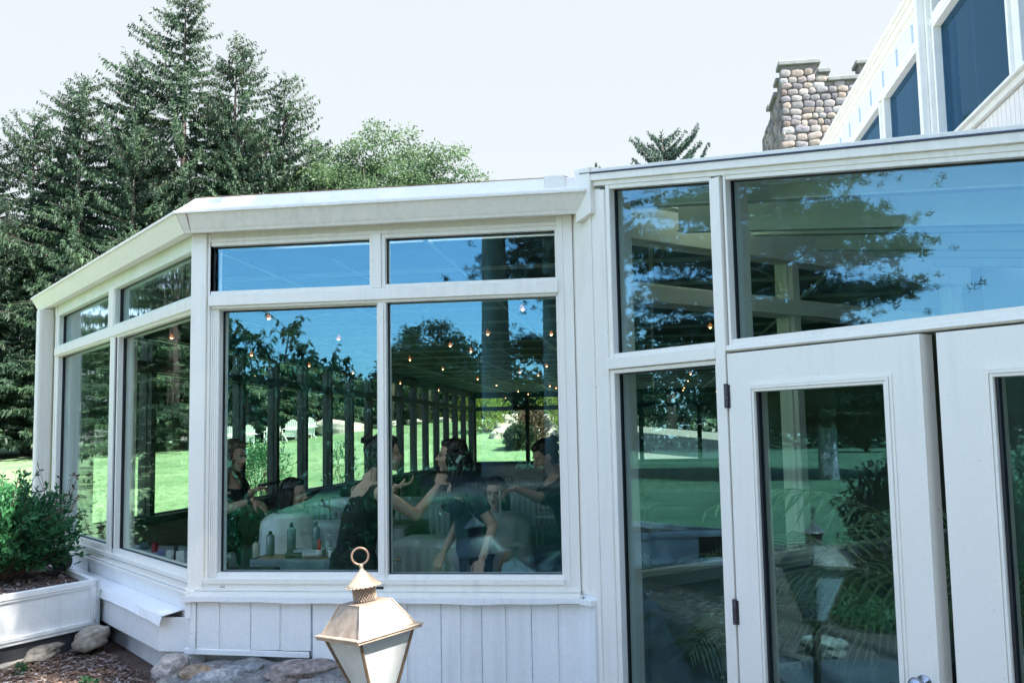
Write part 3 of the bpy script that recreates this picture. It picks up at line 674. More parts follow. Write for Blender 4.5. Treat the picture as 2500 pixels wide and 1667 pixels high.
def in_foot(x, y, m=0.14):
    a = (x > C0[0] + m) & (x < 3.1) & (y > C1[1] + m) & (y < YB - m) & (x + y > 2.581 + m * 1.4)
    b = (x + y > 4.697 + m * 1.4) & (x < 10) & (y > 1.5) & (y < 22) 
    return a | b
def grid_axis(lo, hi, dense):
    a = [lo]; 
    while a[-1] < hi:
        x = a[-1]; st = 6.0
        for c, r_, s_ in dense:
            if abs(x - c) < r_: st = min(st, s_)
            else: st = min(st, s_ + (abs(x - c) - r_) * 0.22)
        a.append(x + st)
    return np.array(a)
gx = grid_axis(-240, 240, [(-2.2, 3.6, 0.09)]); gy = grid_axis(-240, 300, [(3.2, 4.2, 0.10)])
X, Y = np.meshgrid(gx, gy); Z = ground_h(X, Y); Z = np.where(in_foot(X, Y), -0.45, Z)
nv = X.size; nxg = len(gx); nyg = len(gy)
V = np.stack([X, Y, Z], -1).reshape(-1, 3)
ii, jj = np.meshgrid(np.arange(nyg - 1), np.arange(nxg - 1), indexing='ij'); b_ = (ii * nxg + jj).ravel()
Fq = np.stack([b_, b_ + 1, b_ + nxg + 1, b_ + nxg], -1)
def np_mesh(name, V, F, mats, parent=None, smooth=False, mi=None, tone=None, loc=None):
    me = bpy.data.meshes.new(name); n = F.shape[1]
    me.vertices.add(len(V)); me.vertices.foreach_set('co', np.asarray(V, np.float32).ravel())
    me.loops.add(F.size); me.loops.foreach_set('vertex_index', F.astype(np.int32).ravel())
    me.polygons.add(len(F)); me.polygons.foreach_set('loop_start', np.arange(0, F.size, n, dtype=np.int32))
    try: me.polygons.foreach_set('loop_total', np.full(len(F), n, np.int32))
    except Exception: pass
    for m in (mats if isinstance(mats, (list, tuple)) else [mats]): me.materials.append(m)
    if mi is not None: me.polygons.foreach_set('material_index', np.asarray(mi, np.int32))
    if smooth: me.polygons.foreach_set('use_smooth', np.ones(len(F), bool))
    me.update(calc_edges=True); me.validate()
    if tone is not None:
        at = me.color_attributes.new('tone', 'FLOAT_COLOR', 'POINT'); at.data.foreach_set('color', np.concatenate([tone, np.ones((len(tone), 1))], 1).astype(np.float32).ravel())
    o = bpy.data.objects.new(name, me); COL.objects.link(o)
    if parent: o.parent = parent
    if loc is not None: o.location = loc
    return o
def ground_mat():
    m = bpy.data.materials.new('lawn mulch and patio'); m.use_nodes = True; n = m.node_tree; b = n.nodes['Principled BSDF']; L = n.links
    b.inputs['Roughness'].default_value = 0.95; b.inputs['Specular IOR Level'].default_value = 0.15
    a = n.nodes.new('ShaderNodeAttribute'); a.attribute_name = 'tone'; tcx = n.nodes.new('ShaderNodeTexCoord')
    def noise(sc, d=6, vec=None):
        t = n.nodes.new('ShaderNodeTexNoise'); t.inputs['Scale'].default_value = sc; t.inputs['Detail'].default_value = d; t.inputs['Roughness'].default_value = 0.7
        L.new(vec or tcx.outputs['Object'], t.inputs['Vector']); return t.outputs['Fac']
    def ramp(f, c0, c1, p0=.35, p1=.65):
        r = n.nodes.new('ShaderNodeValToRGB'); L.new(f, r.inputs['Fac']); r.color_ramp.elements[0].position = p0; r.color_ramp.elements[1].position = p1
        r.color_ramp.elements[0].color = (*c0, 1); r.color_ramp.elements[1].color = (*c1, 1); return r.outputs['Color']
    def mixc(f, c, d, bt='MIX'):
        x = n.nodes.new('ShaderNodeMixRGB'); x.blend_type = bt
        if isinstance(f, float): x.inputs['Fac'].default_value = f
        else: L.new(f, x.inputs['Fac'])
        L.new(c, x.inputs['Color1']); L.new(d, x.inputs['Color2']); return x.outputs['Color']
    g1 = ramp(noise(0.35), (0.14, 0.235, 0.13), (0.24, 0.34, 0.20)); g2 = ramp(noise(9, 8), (0.55, 0.6, 0.5), (1.15, 1.15, 1.1)); grass = mixc(1.0, mixc(1.0, g1, g2, 'MULTIPLY'), ramp(noise(1.6, 5), (0.72, 0.78, 0.72), (1.12, 1.1, 1.08)), 'MULTIPLY')
    mu = mixc(0.55, ramp(noise(35, 8), (0.08, 0.052, 0.042), (0.27, 0.20, 0.165)), ramp(noise(3.0), (0.10, 0.06, 0.045), (0.17, 0.125, 0.105)))
    pa = ramp(noise(6, 7), (0.10, 0.105, 0.11), (0.17, 0.175, 0.18))
    sp = n.nodes.new('ShaderNodeSeparateColor'); L.new(a.outputs['Color'], sp.inputs[0])
    c = mixc(sp.outputs[0], grass, mu); c = mixc(sp.outputs[1], c, pa)
    L.new(c, b.inputs['Base Color'])
    bp = n.nodes.new('ShaderNodeBump'); bp.inputs['Strength'].default_value = 0.7; bp.inputs['Distance'].default_value = 0.03
    L.new(noise(45, 6), bp.inputs['Height']); L.new(bp.outputs['Normal'], b.inputs['Normal'])
    return m
bedm = ss(-7.5, -6.6, X) * ss(0.9, 1.6, Y + 0.3 * np.sin(X * 1.9)) * ss(9.5, 8.5, Y) * (1 - ss(3.4, 3.6, X))
pineb = ss(4.6, 3.8, np.hypot((X + 4.6) / 1.25, Y + 15.5)) 
bed2 = ss(2.6, 2.0, np.hypot((X + 2.4) / 1.8, Y - 0.2)) * .9
bed3 = ss(6.5, 5.0, np.hypot((X + 4.5) / 1.3, Y - 43.5)) * .0
mulch = np.clip(np.maximum.reduce([bedm, pineb, bed2]), 0, 1)
patio_ = ss(-2.25, -2.0, X + 0.08 * np.sin(Y * 2.1)) * ss(-2.5, -2.1, Y) * ss(12, 9, X)
tone = np.stack([mulch.ravel(), patio_.ravel(), np.zeros(nv)], -1)
g = np_mesh('ground', V, Fq, ground_mat(), smooth=True, tone=tone); tag(g, kind='structure')

# ================================================================= VEGETATION
def leafmat(name, c, c2, tr=0.35, vs=1.2, rough=0.6): return mat(name, c, rough, var=0.1, vs=vs, c2=c2, trans=tr, spec=0.3, detail=3)
BARK = mat('spruce bark', (0.075, 0.058, 0.05), 0.95, var=0.3, vs=8, bump=0.6, bs=20, stretch=(1, 1, .25))
PBARK = mat('pale pine bark', (0.60, 0.55, 0.53), 0.95, var=0.3, vs=5, bump=0.8, bs=12, stretch=(1, 1, .22))
NEED = leafmat('spruce needles', (0.052, 0.098, 0.046), (0.013, 0.034, 0.021), 0.18, 0.5)
NEED2 = leafmat('pine needles', (0.045, 0.085, 0.045), (0.015, 0.035, 0.024), 0.2, 0.6)
DEC = leafmat('light deciduous leaves', (0.14, 0.215, 0.10), (0.06, 0.115, 0.055), 0.4, 0.7)
DEC2 = leafmat('dark deciduous leaves', (0.05, 0.11, 0.04), (0.02, 0.05, 0.025), 0.3, 0.7)
BUSHY = leafmat('yellow green leaves', (0.30, 0.36, 0.05), (0.12, 0.22, 0.03), 0.4, 1.5)
BUSHD = leafmat('dark bush leaves', (0.05, 0.085, 0.035), (0.015, 0.03, 0.02), 0.3, 2.5)
BUSHR = leafmat('reddish bush leaves', (0.17, 0.10, 0.07), (0.08, 0.07, 0.035), 0.3, 2.0)
SHRUBM = leafmat('glossy shrub leaves', (0.07, 0.24, 0.085), (0.022, 0.095, 0.04), 0.3, 9, 0.42)
DOGW = leafmat('broad drooping leaves', (0.10, 0.20, 0.09), (0.03, 0.08, 0.04), 0.35, 3, 0.5)
def leaves(P, D, N, L, Wd, curl=0.0):
    """diamond leaves: base points P, directions D, side vectors computed from N, lengths L, widths Wd (arrays) -> V, F"""
    Sd = np.cross(D, N); Sd /= np.linalg.norm(Sd, axis=1, keepdims=True) + 1e-9
    L = L[:, None]; Wd = Wd[:, None]
    A = P; B = P + D * L * .45 + Sd * Wd * .5; C = P + D * L + np.array([0, 0, -1.0]) * L * curl; E = P + D * L * .45 - Sd * Wd * .5
    V = np.stack([A, B, C, E], 1).reshape(-1, 3); F = np.arange(len(P) * 4).reshape(-1, 4); return V, F
def unit(v): return v / (np.linalg.norm(v, axis=-1, keepdims=True) + 1e-9)
def spruce(name, seed, H, Rr, parentlabel, loc, lean=0.0, dens=1.0, clear=1.2, m=None, droop=0.62, step=0.42, power=0.66, tw=1.0):
    rg = np.random.default_rng(seed); P = []; D = []; Ls = []; Ws = []; limb = MB()
    z = clear
    prof_n = rg.uniform(0.5, 1.35, 64)
    while z < H - 0.3:
        t = z / H; nb = int(rg.integers(6, 9)) if t < .93 else 5
        for k in range(nb):
            az = rg.uniform(0, 2 * math.pi); sec = prof_n[int((az / (2 * math.pi) * 8) + 8 * int(t * 7)) % 64]
            Lb = Rr * ((1 - t) ** power) * rg.uniform(0.6, 1.15) * sec + 0.25
            if t < .25: Lb *= 0.75 + t
            up_ = 0.25 + 0.35 * t; dr = droop * (1.1 - t * .7)
            o = np.array([math.cos(az), math.sin(az), 0]); sd_ = np.array([-math.sin(az), math.cos(az), 0])
            n = max(6, int(Lb / 0.078 * dens)); u = (np.arange(n) + rg.uniform(0, 1, n)) / n; u = u[u > .12]
            n = len(u)
            if n == 0: continue
            pos = o[None] * (u * Lb)[:, None]; pos[:, 2] += z + Lb * (up_ * u - dr * u ** 1.6 + 0.22 * u ** 4)
            if k < 3 and Lb > .8: limb.tube([(0, 0, z), tuple(o * Lb * .5 + np.array([0, 0, z + Lb * (up_ * .5 - dr * .33)])), tuple(o * Lb * .92 + np.array([0, 0, z + Lb * (up_ * .92 - dr * .87 + .15)]))], [0.035 * (1 - t) + .012, .02, .006], 4)
            for sgn in (-1, 1, 0, 0):
                j = rg.uniform(-.3, .3, (n, 3)) * .5
                if sgn: d = sd_ * sgn * 0.9 + o * 0.7 + np.array([0, 0, -0.35]) + j
                else: d = np.array([0, 0, -1.0]) + o * 0.45 + j * 1.4
                ll = (0.13 + 0.20 * Lb / 4 * (1 - u * .6)) * rg.uniform(.6, 1.3, n) * (1.0 if sgn else 1.15)
                P.append(pos + rg.uniform(-.06, .06, (n, 3))); D.append(unit(d * np.ones((n, 1)))); Ls.append(ll); Ws.append(ll * rg.uniform(.24, .38, n) * tw)
        z += step * (1.15 - t * .55) * rg.uniform(.8, 1.2)
    zz = np.linspace(H - 1.4, H, 26); P.append(np.stack([zz * 0, zz * 0, zz], 1)); a = rg.uniform(0, 6.28, 26); D.append(unit(np.stack([np.cos(a) * .6, np.sin(a) * .6, np.full(26, .6)], 1))); Ls.append(np.full(26, .25)); Ws.append(np.full(26, .07))
    P = np.concatenate(P); D = np.concatenate(D); Ls = np.concatenate(Ls); Ws = np.concatenate(Ws)
    N = unit(rg.normal(size=P.shape) + np.array([0, 0, .6]))
    V, F = leaves(P, D, N, Ls, Ws)
    V[:, 0] += lean * (V[:, 2] / H) ** 2 * H
    root = thing(name, parentlabel, 'tree', loc)
    np_mesh('crown', V, F, m or NEED, root)
    limb.tube([(0, 0, -0.4), (0, 0, H * .3), (lean * H * .36, 0, H * .6), (lean * H * .95, 0, H * .98)], [0.012 * H + .04, .010 * H, .006 * H, .015], 8)
    limb.build('trunk', BARK, root, smooth=True)
    return root
def broadtree(name, seed, H, Rr, label, loc, m, leaf=0.22, n_cl=260, per=60, base=0.25, flat=0.8, cat='tree', trunk_r=None, clump=0.5, bark=None, shape=1.0, droop=0.2, gap=0.0):
    rg = np.random.default_rng(seed); rr = random.Random(seed)
    root = thing(name, label, cat, loc)
    cz = H * (base + 1) / 2; hz = H * (1 - base) / 2
    c = unit(rg.normal(size=(n_cl, 3))) * (rg.uniform(0.25, 1, (n_cl, 1)) ** 0.5)
    ang = np.arctan2(c[:, 1], c[:, 0]); lob = 1 + .22 * np.sin(ang * 3 + seed) + .14 * np.sin(ang * 5 + c[:, 2] * 4 + seed)
    c = c * np.stack([Rr * lob, Rr * lob, hz * (0.9 + .15 * np.sin(ang * 2 + seed))], 1); c[:, 2] += cz
    if gap: c = c[rg.uniform(size=len(c)) > gap]
    n = len(c) * per
    cc = np.repeat(c, per, 0); off = rg.normal(size=(n, 3)) * clump * np.array([1, 1, .6]) * .5 * Rr / 2
    P = cc + off; D = unit(unit(off) + rg.normal(size=(n, 3)) * .5 + np.array([0, 0, -droop])); N = unit(rg.normal(size=(n, 3)) * .8 + np.array([0, 0, 1]))
    Ls = leaf * rg.uniform(.6, 1.3, n); V, F = leaves(P, D, N, Ls, Ls * rg.uniform(.45, .65, n))
    np_mesh('crown', V, F, m, root)
    t = MB(); tr = trunk_r or H * .018
    t.tube([(0, 0, -.3), (tr, 0, H * base), (-tr, tr, H * .7)], [tr * 1.2, tr, tr * .3], 8)
    for k in range(min(26, len(c))):
        p = c[k]; s = Vector((0, 0, H * (base * .6 + .5 * rr.random() * (1 - base)))); e = Vector(p) * .92
        t.tube([s, (s + e) / 2 + Vector((0, 0, .08 * H * rr.random())), e], [tr * .35, tr * .2, tr * .06], 5)
    t.build('trunk' if cat == 'tree' else 'branches', bark or BARK, root, smooth=True)
    return root
def gz(x, y): return float(ground_h(x, y))
random.seed(3)
# --- tall spruces at the left, seen directly
spr = [
 ('tallest spruce with a pointed crown above the angled gutter', -22.8, 44.5, 23.8, 6.4, 11, 0.00),
 ('spruce with a thin top just left of the tallest spruce', -24.9, 43.6, 19.6, 5.6, 12, 0.0),
 ('full rounded spruce just right of the tallest spruce', -20.9, 45.6, 20.9, 5.8, 13, 0.02),
 ('narrow spruce with a bare spire right of the rounded spruce', -18.5, 46.5, 18.9, 5.0, 14, 0.01),
 ('broad spruce with a blunt top, second from the left edge', -27.2, 42.6, 18.4, 6.4, 15, 0.0),
 ('spruce leaning in between the blunt spruce and the thin topped one', -25.9, 46.0, 17.5, 5.6, 16, 0.01),
 ('spruce cut off by the left edge of the photo', -31.2, 41.8, 15.2, 5.6, 17, 0.0)]
for i, (lab, x, y, H, Rr, sd_, ln) in enumerate(spr):
    t = spruce('spruce_tree', sd_, H, Rr, lab, (x, y, gz(x, y)), lean=ln, dens=1.0)
    t['group'] = 'tall spruces behind the lawn'
    if i == 0: SPR0 = t
    if i == 4: SPR1 = t
    if i == 2: SPR2 = t
G_BACK = 'dark background spruces behind the tall ones'
bk = [(-35.5, 44, 13.5, 'dark background spruce beyond the left photo edge'), (-33.0, 50, 15, 'dark background spruce behind the one at the left edge'), (-28.6, 52, 15, 'dark background spruce between left edge and blunt spruce'), (-24.0, 52, 16, 'dark background spruce behind the tallest spruce'), (-20, 53, 14.5, 'dark background spruce behind the rounded spruce'), (-16.6, 51, 12.5, 'dark background spruce below the bare spire'), (-30, 47, 12, 'short dark spruce in front of the left background row')]
for i, (x, y, H, lab) in enumerate(bk):
    dup((SPR0, SPR1, SPR2)[i % 3], (x, y, gz(x, y)), i * 1.3, lab, 'tree', G_BACK, scale=H / (22.6, 18.4, 20.9)[i % 3] * 1.0)
# row under the tall crowns, closing the view to the lawn edge
for i in range(9):
    x = -38 + i * 3.2; y = 55 + (i % 3) * 1.5
    dup((SPR1, SPR2)[i % 2], (x, y, gz(x, y)), i * 2.1, 'low dense spruce, number %s from the left in the row closing the lawn' % ('one', 'two', 'three', 'four', 'five', 'six', 'seven', 'eight', 'nine')[i], 'tree', 'low spruces closing the lawn', scale=(0.55, 0.55, 0.42))
for i, (x, y, H, lab) in enumerate(((-29.2, 44.5, 16.4, 'spruce filling between the left edge one and the blunt one'), (-22.2, 47.5, 17.6, 'spruce half hidden right of the tallest one'), (-19.6, 44.8, 16.0, 'spruce in front of the gap before the bare spire'), (-24.0, 42.0, 15.5, 'nearest spruce, low in front of the thin topped one'), (-17.3, 48.5, 15.0, 'last spruce before the pale leafy trees'))):
    dup((SPR1, SPR0, SPR2)[i % 3], (x, y, gz(x, y)), i * 1.9 + .5, lab, 'tree', 'tall spruces behind the lawn', scale=H / (18.4, 22.6, 20.9)[i % 3])
for i, (x, y, H, lab) in enumerate(((-33.4, 40.5, 16.8, 'spruce mostly outside the left edge of the photo'), (-29.6, 40.2, 12.5, 'short near spruce low at the left edge'), (-29.9, 43.0, 17.0, 'broad spruce filling the sky gap at the left edge'))):
    dup((SPR1, SPR2)[i % 2], (x, y, gz(x, y)), i * 2.3 + 1, lab, 'tree', 'tall spruces behind the lawn', scale=H / (18.4, 20.9)[i % 2])
# --- deciduous crowns right of them
D1 = broadtree('leafy_tree', 31, 16.2, 3.0, 'pale green leafy tree next to the bare spired spruce', (-16.6, 47.5, gz(-16.6, 47.5)), DEC, leaf=.16, n_cl=260, per=180, clump=.38, gap=.08)
D2 = broadtree('leafy_tree', 32, 16.0, 3.2, 'pale leafy tree whose two lobed crown rises over the gutter', (-13.6, 48.6, gz(-13.6, 48.6)), DEC, leaf=.16, n_cl=260, per=180, clump=.38, gap=.08)
D3 = broadtree('leafy_tree', 33, 15.8, 3.1, 'rightmost pale leafy tree, its crown sloping down to the gutter', (-12.0, 50, gz(-12.0, 50)), DEC, leaf=.16, n_cl=260, per=180, clump=.38, gap=.08)
for t in (D1, D2, D3): t['group'] = 'pale leafy trees above the gutter'
# --- small spruce over the porch corner
spruce('lone_spruce', 41, 16.3, 5.4, 'lone spruce top with open upturned boughs above the porch roof', (0.95, 52, gz(0.95, 52)), m=leafmat('blue grey needles', (0.09, 0.14, 0.10), (0.035, 0.065, 0.05), .2, .6), droop=-.02, dens=1.8, step=.55, power=.62, clear=7, tw=1.4)
# --- distant woods seen through and in the windows
dark = broadtree('woodland_tree', 51, 11, 4.2, 'dark round woodland tree behind the lawn chairs', (-22, 56, gz(-22, 56)), DEC2, leaf=.17, n_cl=320, per=190, clump=.34, base=.04)
dark['group'] = 'woodland trees round the lawn'
rg = random.Random(8)
ORD = 'first second third fourth fifth sixth seventh eighth ninth tenth eleventh twelfth thirteenth fourteenth fifteenth sixteenth seventeenth eighteenth nineteenth twentieth'.split()
for i in range(14):
    x = -19 + i * 2.3; y = 58 + rg.uniform(-2, 3) - (0 if i < 9 else (i - 8) * 1.0)
    dup(dark, (x, y, gz(x, y)), i * 1.1, '%s dark woodland tree from the left behind the hilltop lawn' % ORD[i], 'tree', 'woodland trees round the lawn', scale=rg.uniform(.55, .85))
wl = []
for i in range(20):                    # wood reflected in the panes: lies left of and behind the camera
    a = R(168 + i * 5.6); rr_ = 62 + rg.uniform(-5, 6); x, y = rr_ * math.cos(a), rr_ * math.sin(a)
    if i % 2: dup(dark, (x, y, gz(x, y)), i * .9, 'round tree, %s of the dark wood mirrored in the panes' % ORD[i], 'tree', 'dark wood mirrored in the panes', scale=rg.uniform(.5, .62))
    else: dup(SPR1, (x, y, gz(x, y)), i * .9, 'conifer, %s of the dark wood mirrored in the panes' % ORD[i], 'tree', 'dark wood mirrored in the panes', scale=rg.uniform(.34, .42))
# --- white pines behind the camera (mirrored in the glass)
def pine(label, seed, loc, H, tr, crown_lo, Rr, lean=0.0, asym=0.0, dens=1.0, stepz=.55):
    rg = np.random.default_rng(seed); root = thing('white_pine', label, 'tree', loc, group='white pines mirrored in the glass'); t = MB()
    pts = [(lean * z * z / H, .12 * math.sin(z * .5 + seed), z) for z in np.linspace(-.5, H, 12)]
    t.tube(pts, [tr * (1.15 - .9 * i / 11) for i in range(12)], 12)
    P = []; D = []; Ls = []
    z = crown_lo
    while z < H:
        tt = (z - crown_lo) / (H - crown_lo)
        for k in range(int(rg.integers(2, 4))):
            az = rg.uniform(0, 6.28); L = Rr * (0.45 + 1.1 * tt * (1 - tt) * 2) * rg.uniform(.6, 1.15) * (1 + asym * math.cos(az))
            if tt > .8: L *= .6
            o = np.array([math.cos(az), math.sin(az), rg.uniform(0, .25)]); s = np.array([lean * z * z / H, 0, z])
            e = s + o * L; t.tube([tuple(s), tuple((s + e) / 2 + np.array([0, 0, -.1])), tuple(e)], [tr * .22, tr * .12, tr * .03], 5)
            nn = int(26 * L * dens)
            for q in range(nn):
                u = rg.uniform(.3, 1.05); w = (1.05 - u) * L * .45 + .25
                cpt = s + o * L * u + np.array([rg.normal() * w, rg.normal() * w, rg.normal() * .12 + .1])
                m_ = 26; a = rg.uniform(0, 6.28, m_); el = rg.uniform(-.25, 1.0, m_)
                P.append(np.repeat(cpt[None], m_, 0) + rg.normal(size=(m_, 3)) * .05); D.append(unit(np.stack([np.cos(a) * np.cos(el), np.sin(a) * np.cos(el), np.sin(el)], 1))); Ls.append(np.full(m_, .13))
        z += stepz * rg.uniform(.7, 1.4)
    P = np.concatenate(P); D = np.concatenate(D); Ls = np.concatenate(Ls) * rg.uniform(.7, 1.3, len(P))
    V, F = leaves(P, D, unit(rg.normal(size=P.shape)), Ls, Ls * .12 + .012)
    np_mesh('crown', V, F, NEED2, root); t.build('trunk', PBARK, root, smooth=True); return root
pine('thick trunked pine mirrored at the right of the front window', 61, (-4.75, -19.2, .3), 18, .48, 9.0, 5.0, lean=.0, asym=.0)
pine('slimmer pine trunk mirrored right beside the thick one', 62, (-2.9, -18.2, .3), 16, .27, 6.2, 4.6, lean=-.01, asym=.5, dens=1.3)
pine('dense pine behind the two trunks mirrored in the front window', 63, (-1.2, -22.5, .3), 17, .3, 2.4, 5.4, dens=2.4)
pine('spreading pine mirrored in the big porch transom', 64, (-25, 1.0, .1), 13.2, .26, 1.6, 3.9, asym=.0, dens=3.0, stepz=.38)
broadtree('round_tree', 71, 7.2, 2.6, 'round dense tree mirrored left of the thick pine trunk', (-11.2, -38, .45), DEC2, leaf=.16, n_cl=260, per=150, clump=.34, base=.1)
# --- small broad-leaved tree mirrored in the left front pane
def dogwood():
    root = thing('dogwood_tree', 'small tree with drooping broad leaves mirrored in the left front pane', 'tree', (-4.75, -1.0, .3)); rg = np.random.default_rng(9); rr = random.Random(9)
    t = MB(); P = []; D = []; 
    tips = []
    for k in range(110):
        a = rr.uniform(0, 6.28); r_ = rr.uniform(.1, 1.0) ** .6; x, y = 1.25 * r_ * math.cos(a), 1.1 * r_ * math.sin(a)
        z = 1.0 + 1.25 * rr.random() + (1 - r_) * .75
        t.tube([(0, 0, .5), (x * .5, y * .5, z * .6), (x, y, z)], [.03, .016, .005], 5); tips.append((x, y, z))
        for j in range(4):
            x2, y2, z2 = x + rr.uniform(-.28, .28), y + rr.uniform(-.28, .28), z + rr.uniform(-.1, .3)
            t.tube([(x, y, z), (x2, y2, z2)], [.006, .003], 4)
            m_ = 15; u = rg.uniform(0, 1, m_)[:, None]; base = np.array([x, y, z]) * (1 - u) + np.array([x2, y2, z2]) * u
            P.append(base); aa = rg.uniform(0, 6.28, m_); D.append(unit(np.stack([np.cos(aa) * .75, np.sin(aa) * .75, rg.uniform(-1.2, .1, m_)], 1)))
    t.tube([(0, 0, -.4), (0.02, 0, .6), (0, 0, 1.6)], [.06, .05, .02], 8)
    P = np.concatenate(P); D = np.concatenate(D); N = unit(rg.normal(size=P.shape) * .5 + np.array([0, 0, 1])); Ls = rg.uniform(.06, .11, len(P))
    V, F = leaves(P, D, N, Ls, Ls * .5, curl=.3); np_mesh('crown', V, F, DOGW, root); t.build('trunk', BARK, root, smooth=True)
dogwood()
def shrub(name, label, seed, loc, Rr, H, m, leaf, n, cat='shrub', stems=True, sprigs=14, red=0, squash=1.0, hollow=.45):
    root = thing(name, label, cat, loc); rg = np.random.default_rng(seed); rr = random.Random(seed); t = MB()
    d = unit(rg.normal(size=(n // 9, 3))); d[:, 2] = np.where(d[:, 2] < -.62, -d[:, 2], d[:, 2])
    r_ = rg.uniform(hollow, 1, (len(d), 1)) ** .6; a = np.arctan2(d[:, 1], d[:, 0]); lob = (1 + .10 * np.sin(a * 4 + seed) + .08 * np.sin(a * 7 + d[:, 2] * 6))[:, None]
    tip = d * r_ * lob * np.array([Rr, Rr * squash, H * .62]) + np.array([0, 0, H * .45])
    P = []; D = []
    for i in range(len(tip)):
        out_ = unit(tip[i] - np.array([0, 0, .05])); k = 9; u = rg.uniform(0, 1, k)[:, None]
        ln_ = .16 * Rr / .5
        base = tip[i] - out_ * ln_ * u; P.append(base); ax = rg.normal(size=(k, 3)); D.append(unit(out_ * .75 + unit(ax) * .8 + np.array([0, 0, .15])))
        if i % 14 == 0: t.tube([(tip[i][0] * .1, tip[i][1] * .1, 0), tuple(tip[i] * np.array([.6, .6, .55])), tuple(tip[i])], [.008, .005, .002], 4)
    for s in range(sprigs):
        a = rr.uniform(0, 6.28); el = rr.uniform(.1, 1.3); o = np.array([math.cos(a) * math.cos(el), math.sin(a) * math.cos(el) * squash, math.sin(el)])
        b0 = o * np.array([Rr, Rr, H * .55]) * .9 + np.array([0, 0, H * .45]); L = rr.uniform(.1, .22) * Rr / .5; t.tube([tuple(b0), tuple(b0 + o * L)], [.003, .0015], 4)
        k = 14; u = rg.uniform(0, 1, k)[:, None]; P.append(b0 + o * L * u); D.append(unit(o * .8 + unit(rg.normal(size=(k, 3))) * .9))
    P = np.concatenate(P); D = np.concatenate(D); Ls = leaf * rg.uniform(.6, 1.35, len(P)); N = unit(rg.normal(size=P.shape) * .7 + np.array([0, 0, .8]))
    V, F = leaves(P, D, N, Ls, Ls * rg.uniform(.36, .5, len(P)))
    np_mesh('foliage', V, F, m, root)
    t.build('stems', mat('brown twig', (0.16, 0.10, 0.07), .9, var=.3, vs=20), root)
    return root
SH = shrub('planter_shrub', 'dense glossy green shrub growing in the white planter box', 81, (-4.42, 6.12, .80), .49, .60, SHRUBM, .040, 17000, sprigs=34)
# bare reddish twigs behind it
f = MB(); rr = random.Random(4); rgn = np.random.default_rng(4); P = []; D = []
root = thing('twiggy_bush', 'sparse reddish twiggy bush behind the planter shrub', 'shrub', (-4.75, 7.0, .62))
for k in range(34):
    a = rr.uniform(0, 6.28); p = Vector((0, 0, 0)); d = Vector((math.cos(a) * .35, math.sin(a) * .35, 1)); pts_ = [p.copy()]
    for j in range(6): d = (d + Vector((rr.uniform(-.3, .3), rr.uniform(-.3, .3), 0))).normalized(); p = p + d * .15; pts_.append(p.copy())
    f.tube(pts_, [.005 - .0006 * j for j in range(7)], 4)
    for j in range(3, 7):
        for q in range(4): P.append(tuple(pts_[j])); D.append((rr.uniform(-1, 1), rr.uniform(-1, 1), rr.uniform(-.2, 1)))
P = np.array(P); D = unit(np.array(D)); V, F = leaves(P, D, unit(rgn.normal(size=P.shape)), rgn.uniform(.02, .04, len(P)), rgn.uniform(.012, .02, len(P)))
np_mesh('foliage', V, F, BUSHR, root); f.build('stems', mat('brown twig', (0.16, 0.10, 0.07)), root)
# bushes mirrored in the glass
shrub('rounded_shrub', 'dark shrub mirrored over the black dressed make-up artist', 82, (-2.3, 2.1, .24), .52, 1.15, SHRUBM, .05, 12000, sprigs=24)
shrub('rounded_shrub', 'dark shrub mirrored over the stylist at the left window edge', 84, (-3.6, 2.2, .34), .5, .75, SHRUBM, .05, 9000, sprigs=24)
shrub('twiggy_shrub', 'upright dark shrub mirrored at the right side of the first door pane', 83, (-4.3, 2.95, .36), .45, 1.0, BUSHD, .04, 8000, sprigs=40)
for i, (x, y, lab) in enumerate(((-2.3, .9, 'low leafy ground cover mirrored low in the first door pane'), (-1.9, -.2, 'low ground cover clump mirrored beside the edging stones'), (-3.2, 1.3, 'low ground cover clump mirrored behind the lantern'), (-2.4, 2.0, 'low ground cover clump close under the dark shrub'))):
    o = shrub('ground_cover', lab, 90 + i, (x, y, gz(x, y) - .03), .45, .22, leafmat('ground cover leaves', (0.06, 0.16, 0.05), (0.02, 0.07, 0.03), .3, 8), .045, 3600, cat='ground cover plant', sprigs=6); o['group'] = 'low plants along the bed'
# --- beds beyond the far end of the room
def farbush(name, lab, seed, x, y, Rr, H, m, leaf=.1, n=4500): 
    o = shrub(name, lab, seed, (x, y, gz(x, y) - .05), Rr, H, m, leaf, n, sprigs=10); o['group'] = 'shrubs in the rock garden'; return o
farbush('golden_shrub', 'golden green bush left of the rock slope past the far window', 101, -6.6, 38, 1.0, 1.7, BUSHY)
farbush('golden_shrub', 'golden green bush at the right end of the far window', 102, -3.2, 37.5, 1.3, 2.0, BUSHY)
farbush('golden_shrub', 'small yellow bush low beside the dark round bush', 103, -2.7, 35.5, .8, 1.2, BUSHY)
farbush('reddish_shrub', 'reddish brown bush in front of the rock slope', 104, -4.35, 34.8, .75, 1.25, BUSHR)
farbush('clipped_shrub', 'dark clipped round bush at the foot of the rock slope', 105, -4.6, 33.2, .62, .9, BUSHD)
farbush('lawn_shrub', 'round bush standing on the lawn outside the side windows', 106, -8.2, 19.5, .75, 1.3, SHRUBM, .06, 5000)
farbush('lawn_shrub', 'thin open bush on the lawn right of the round one', 107, -6.9, 21.0, .45, 1.2, SHRUBM, .05, 1200)
ROCK = mat('pale boulder', (0.50, 0.45, 0.39), 0.9, var=0.25, vs=4, bump=0.6, bs=18, c2=(0.30, 0.26, 0.22), bdist=.02)
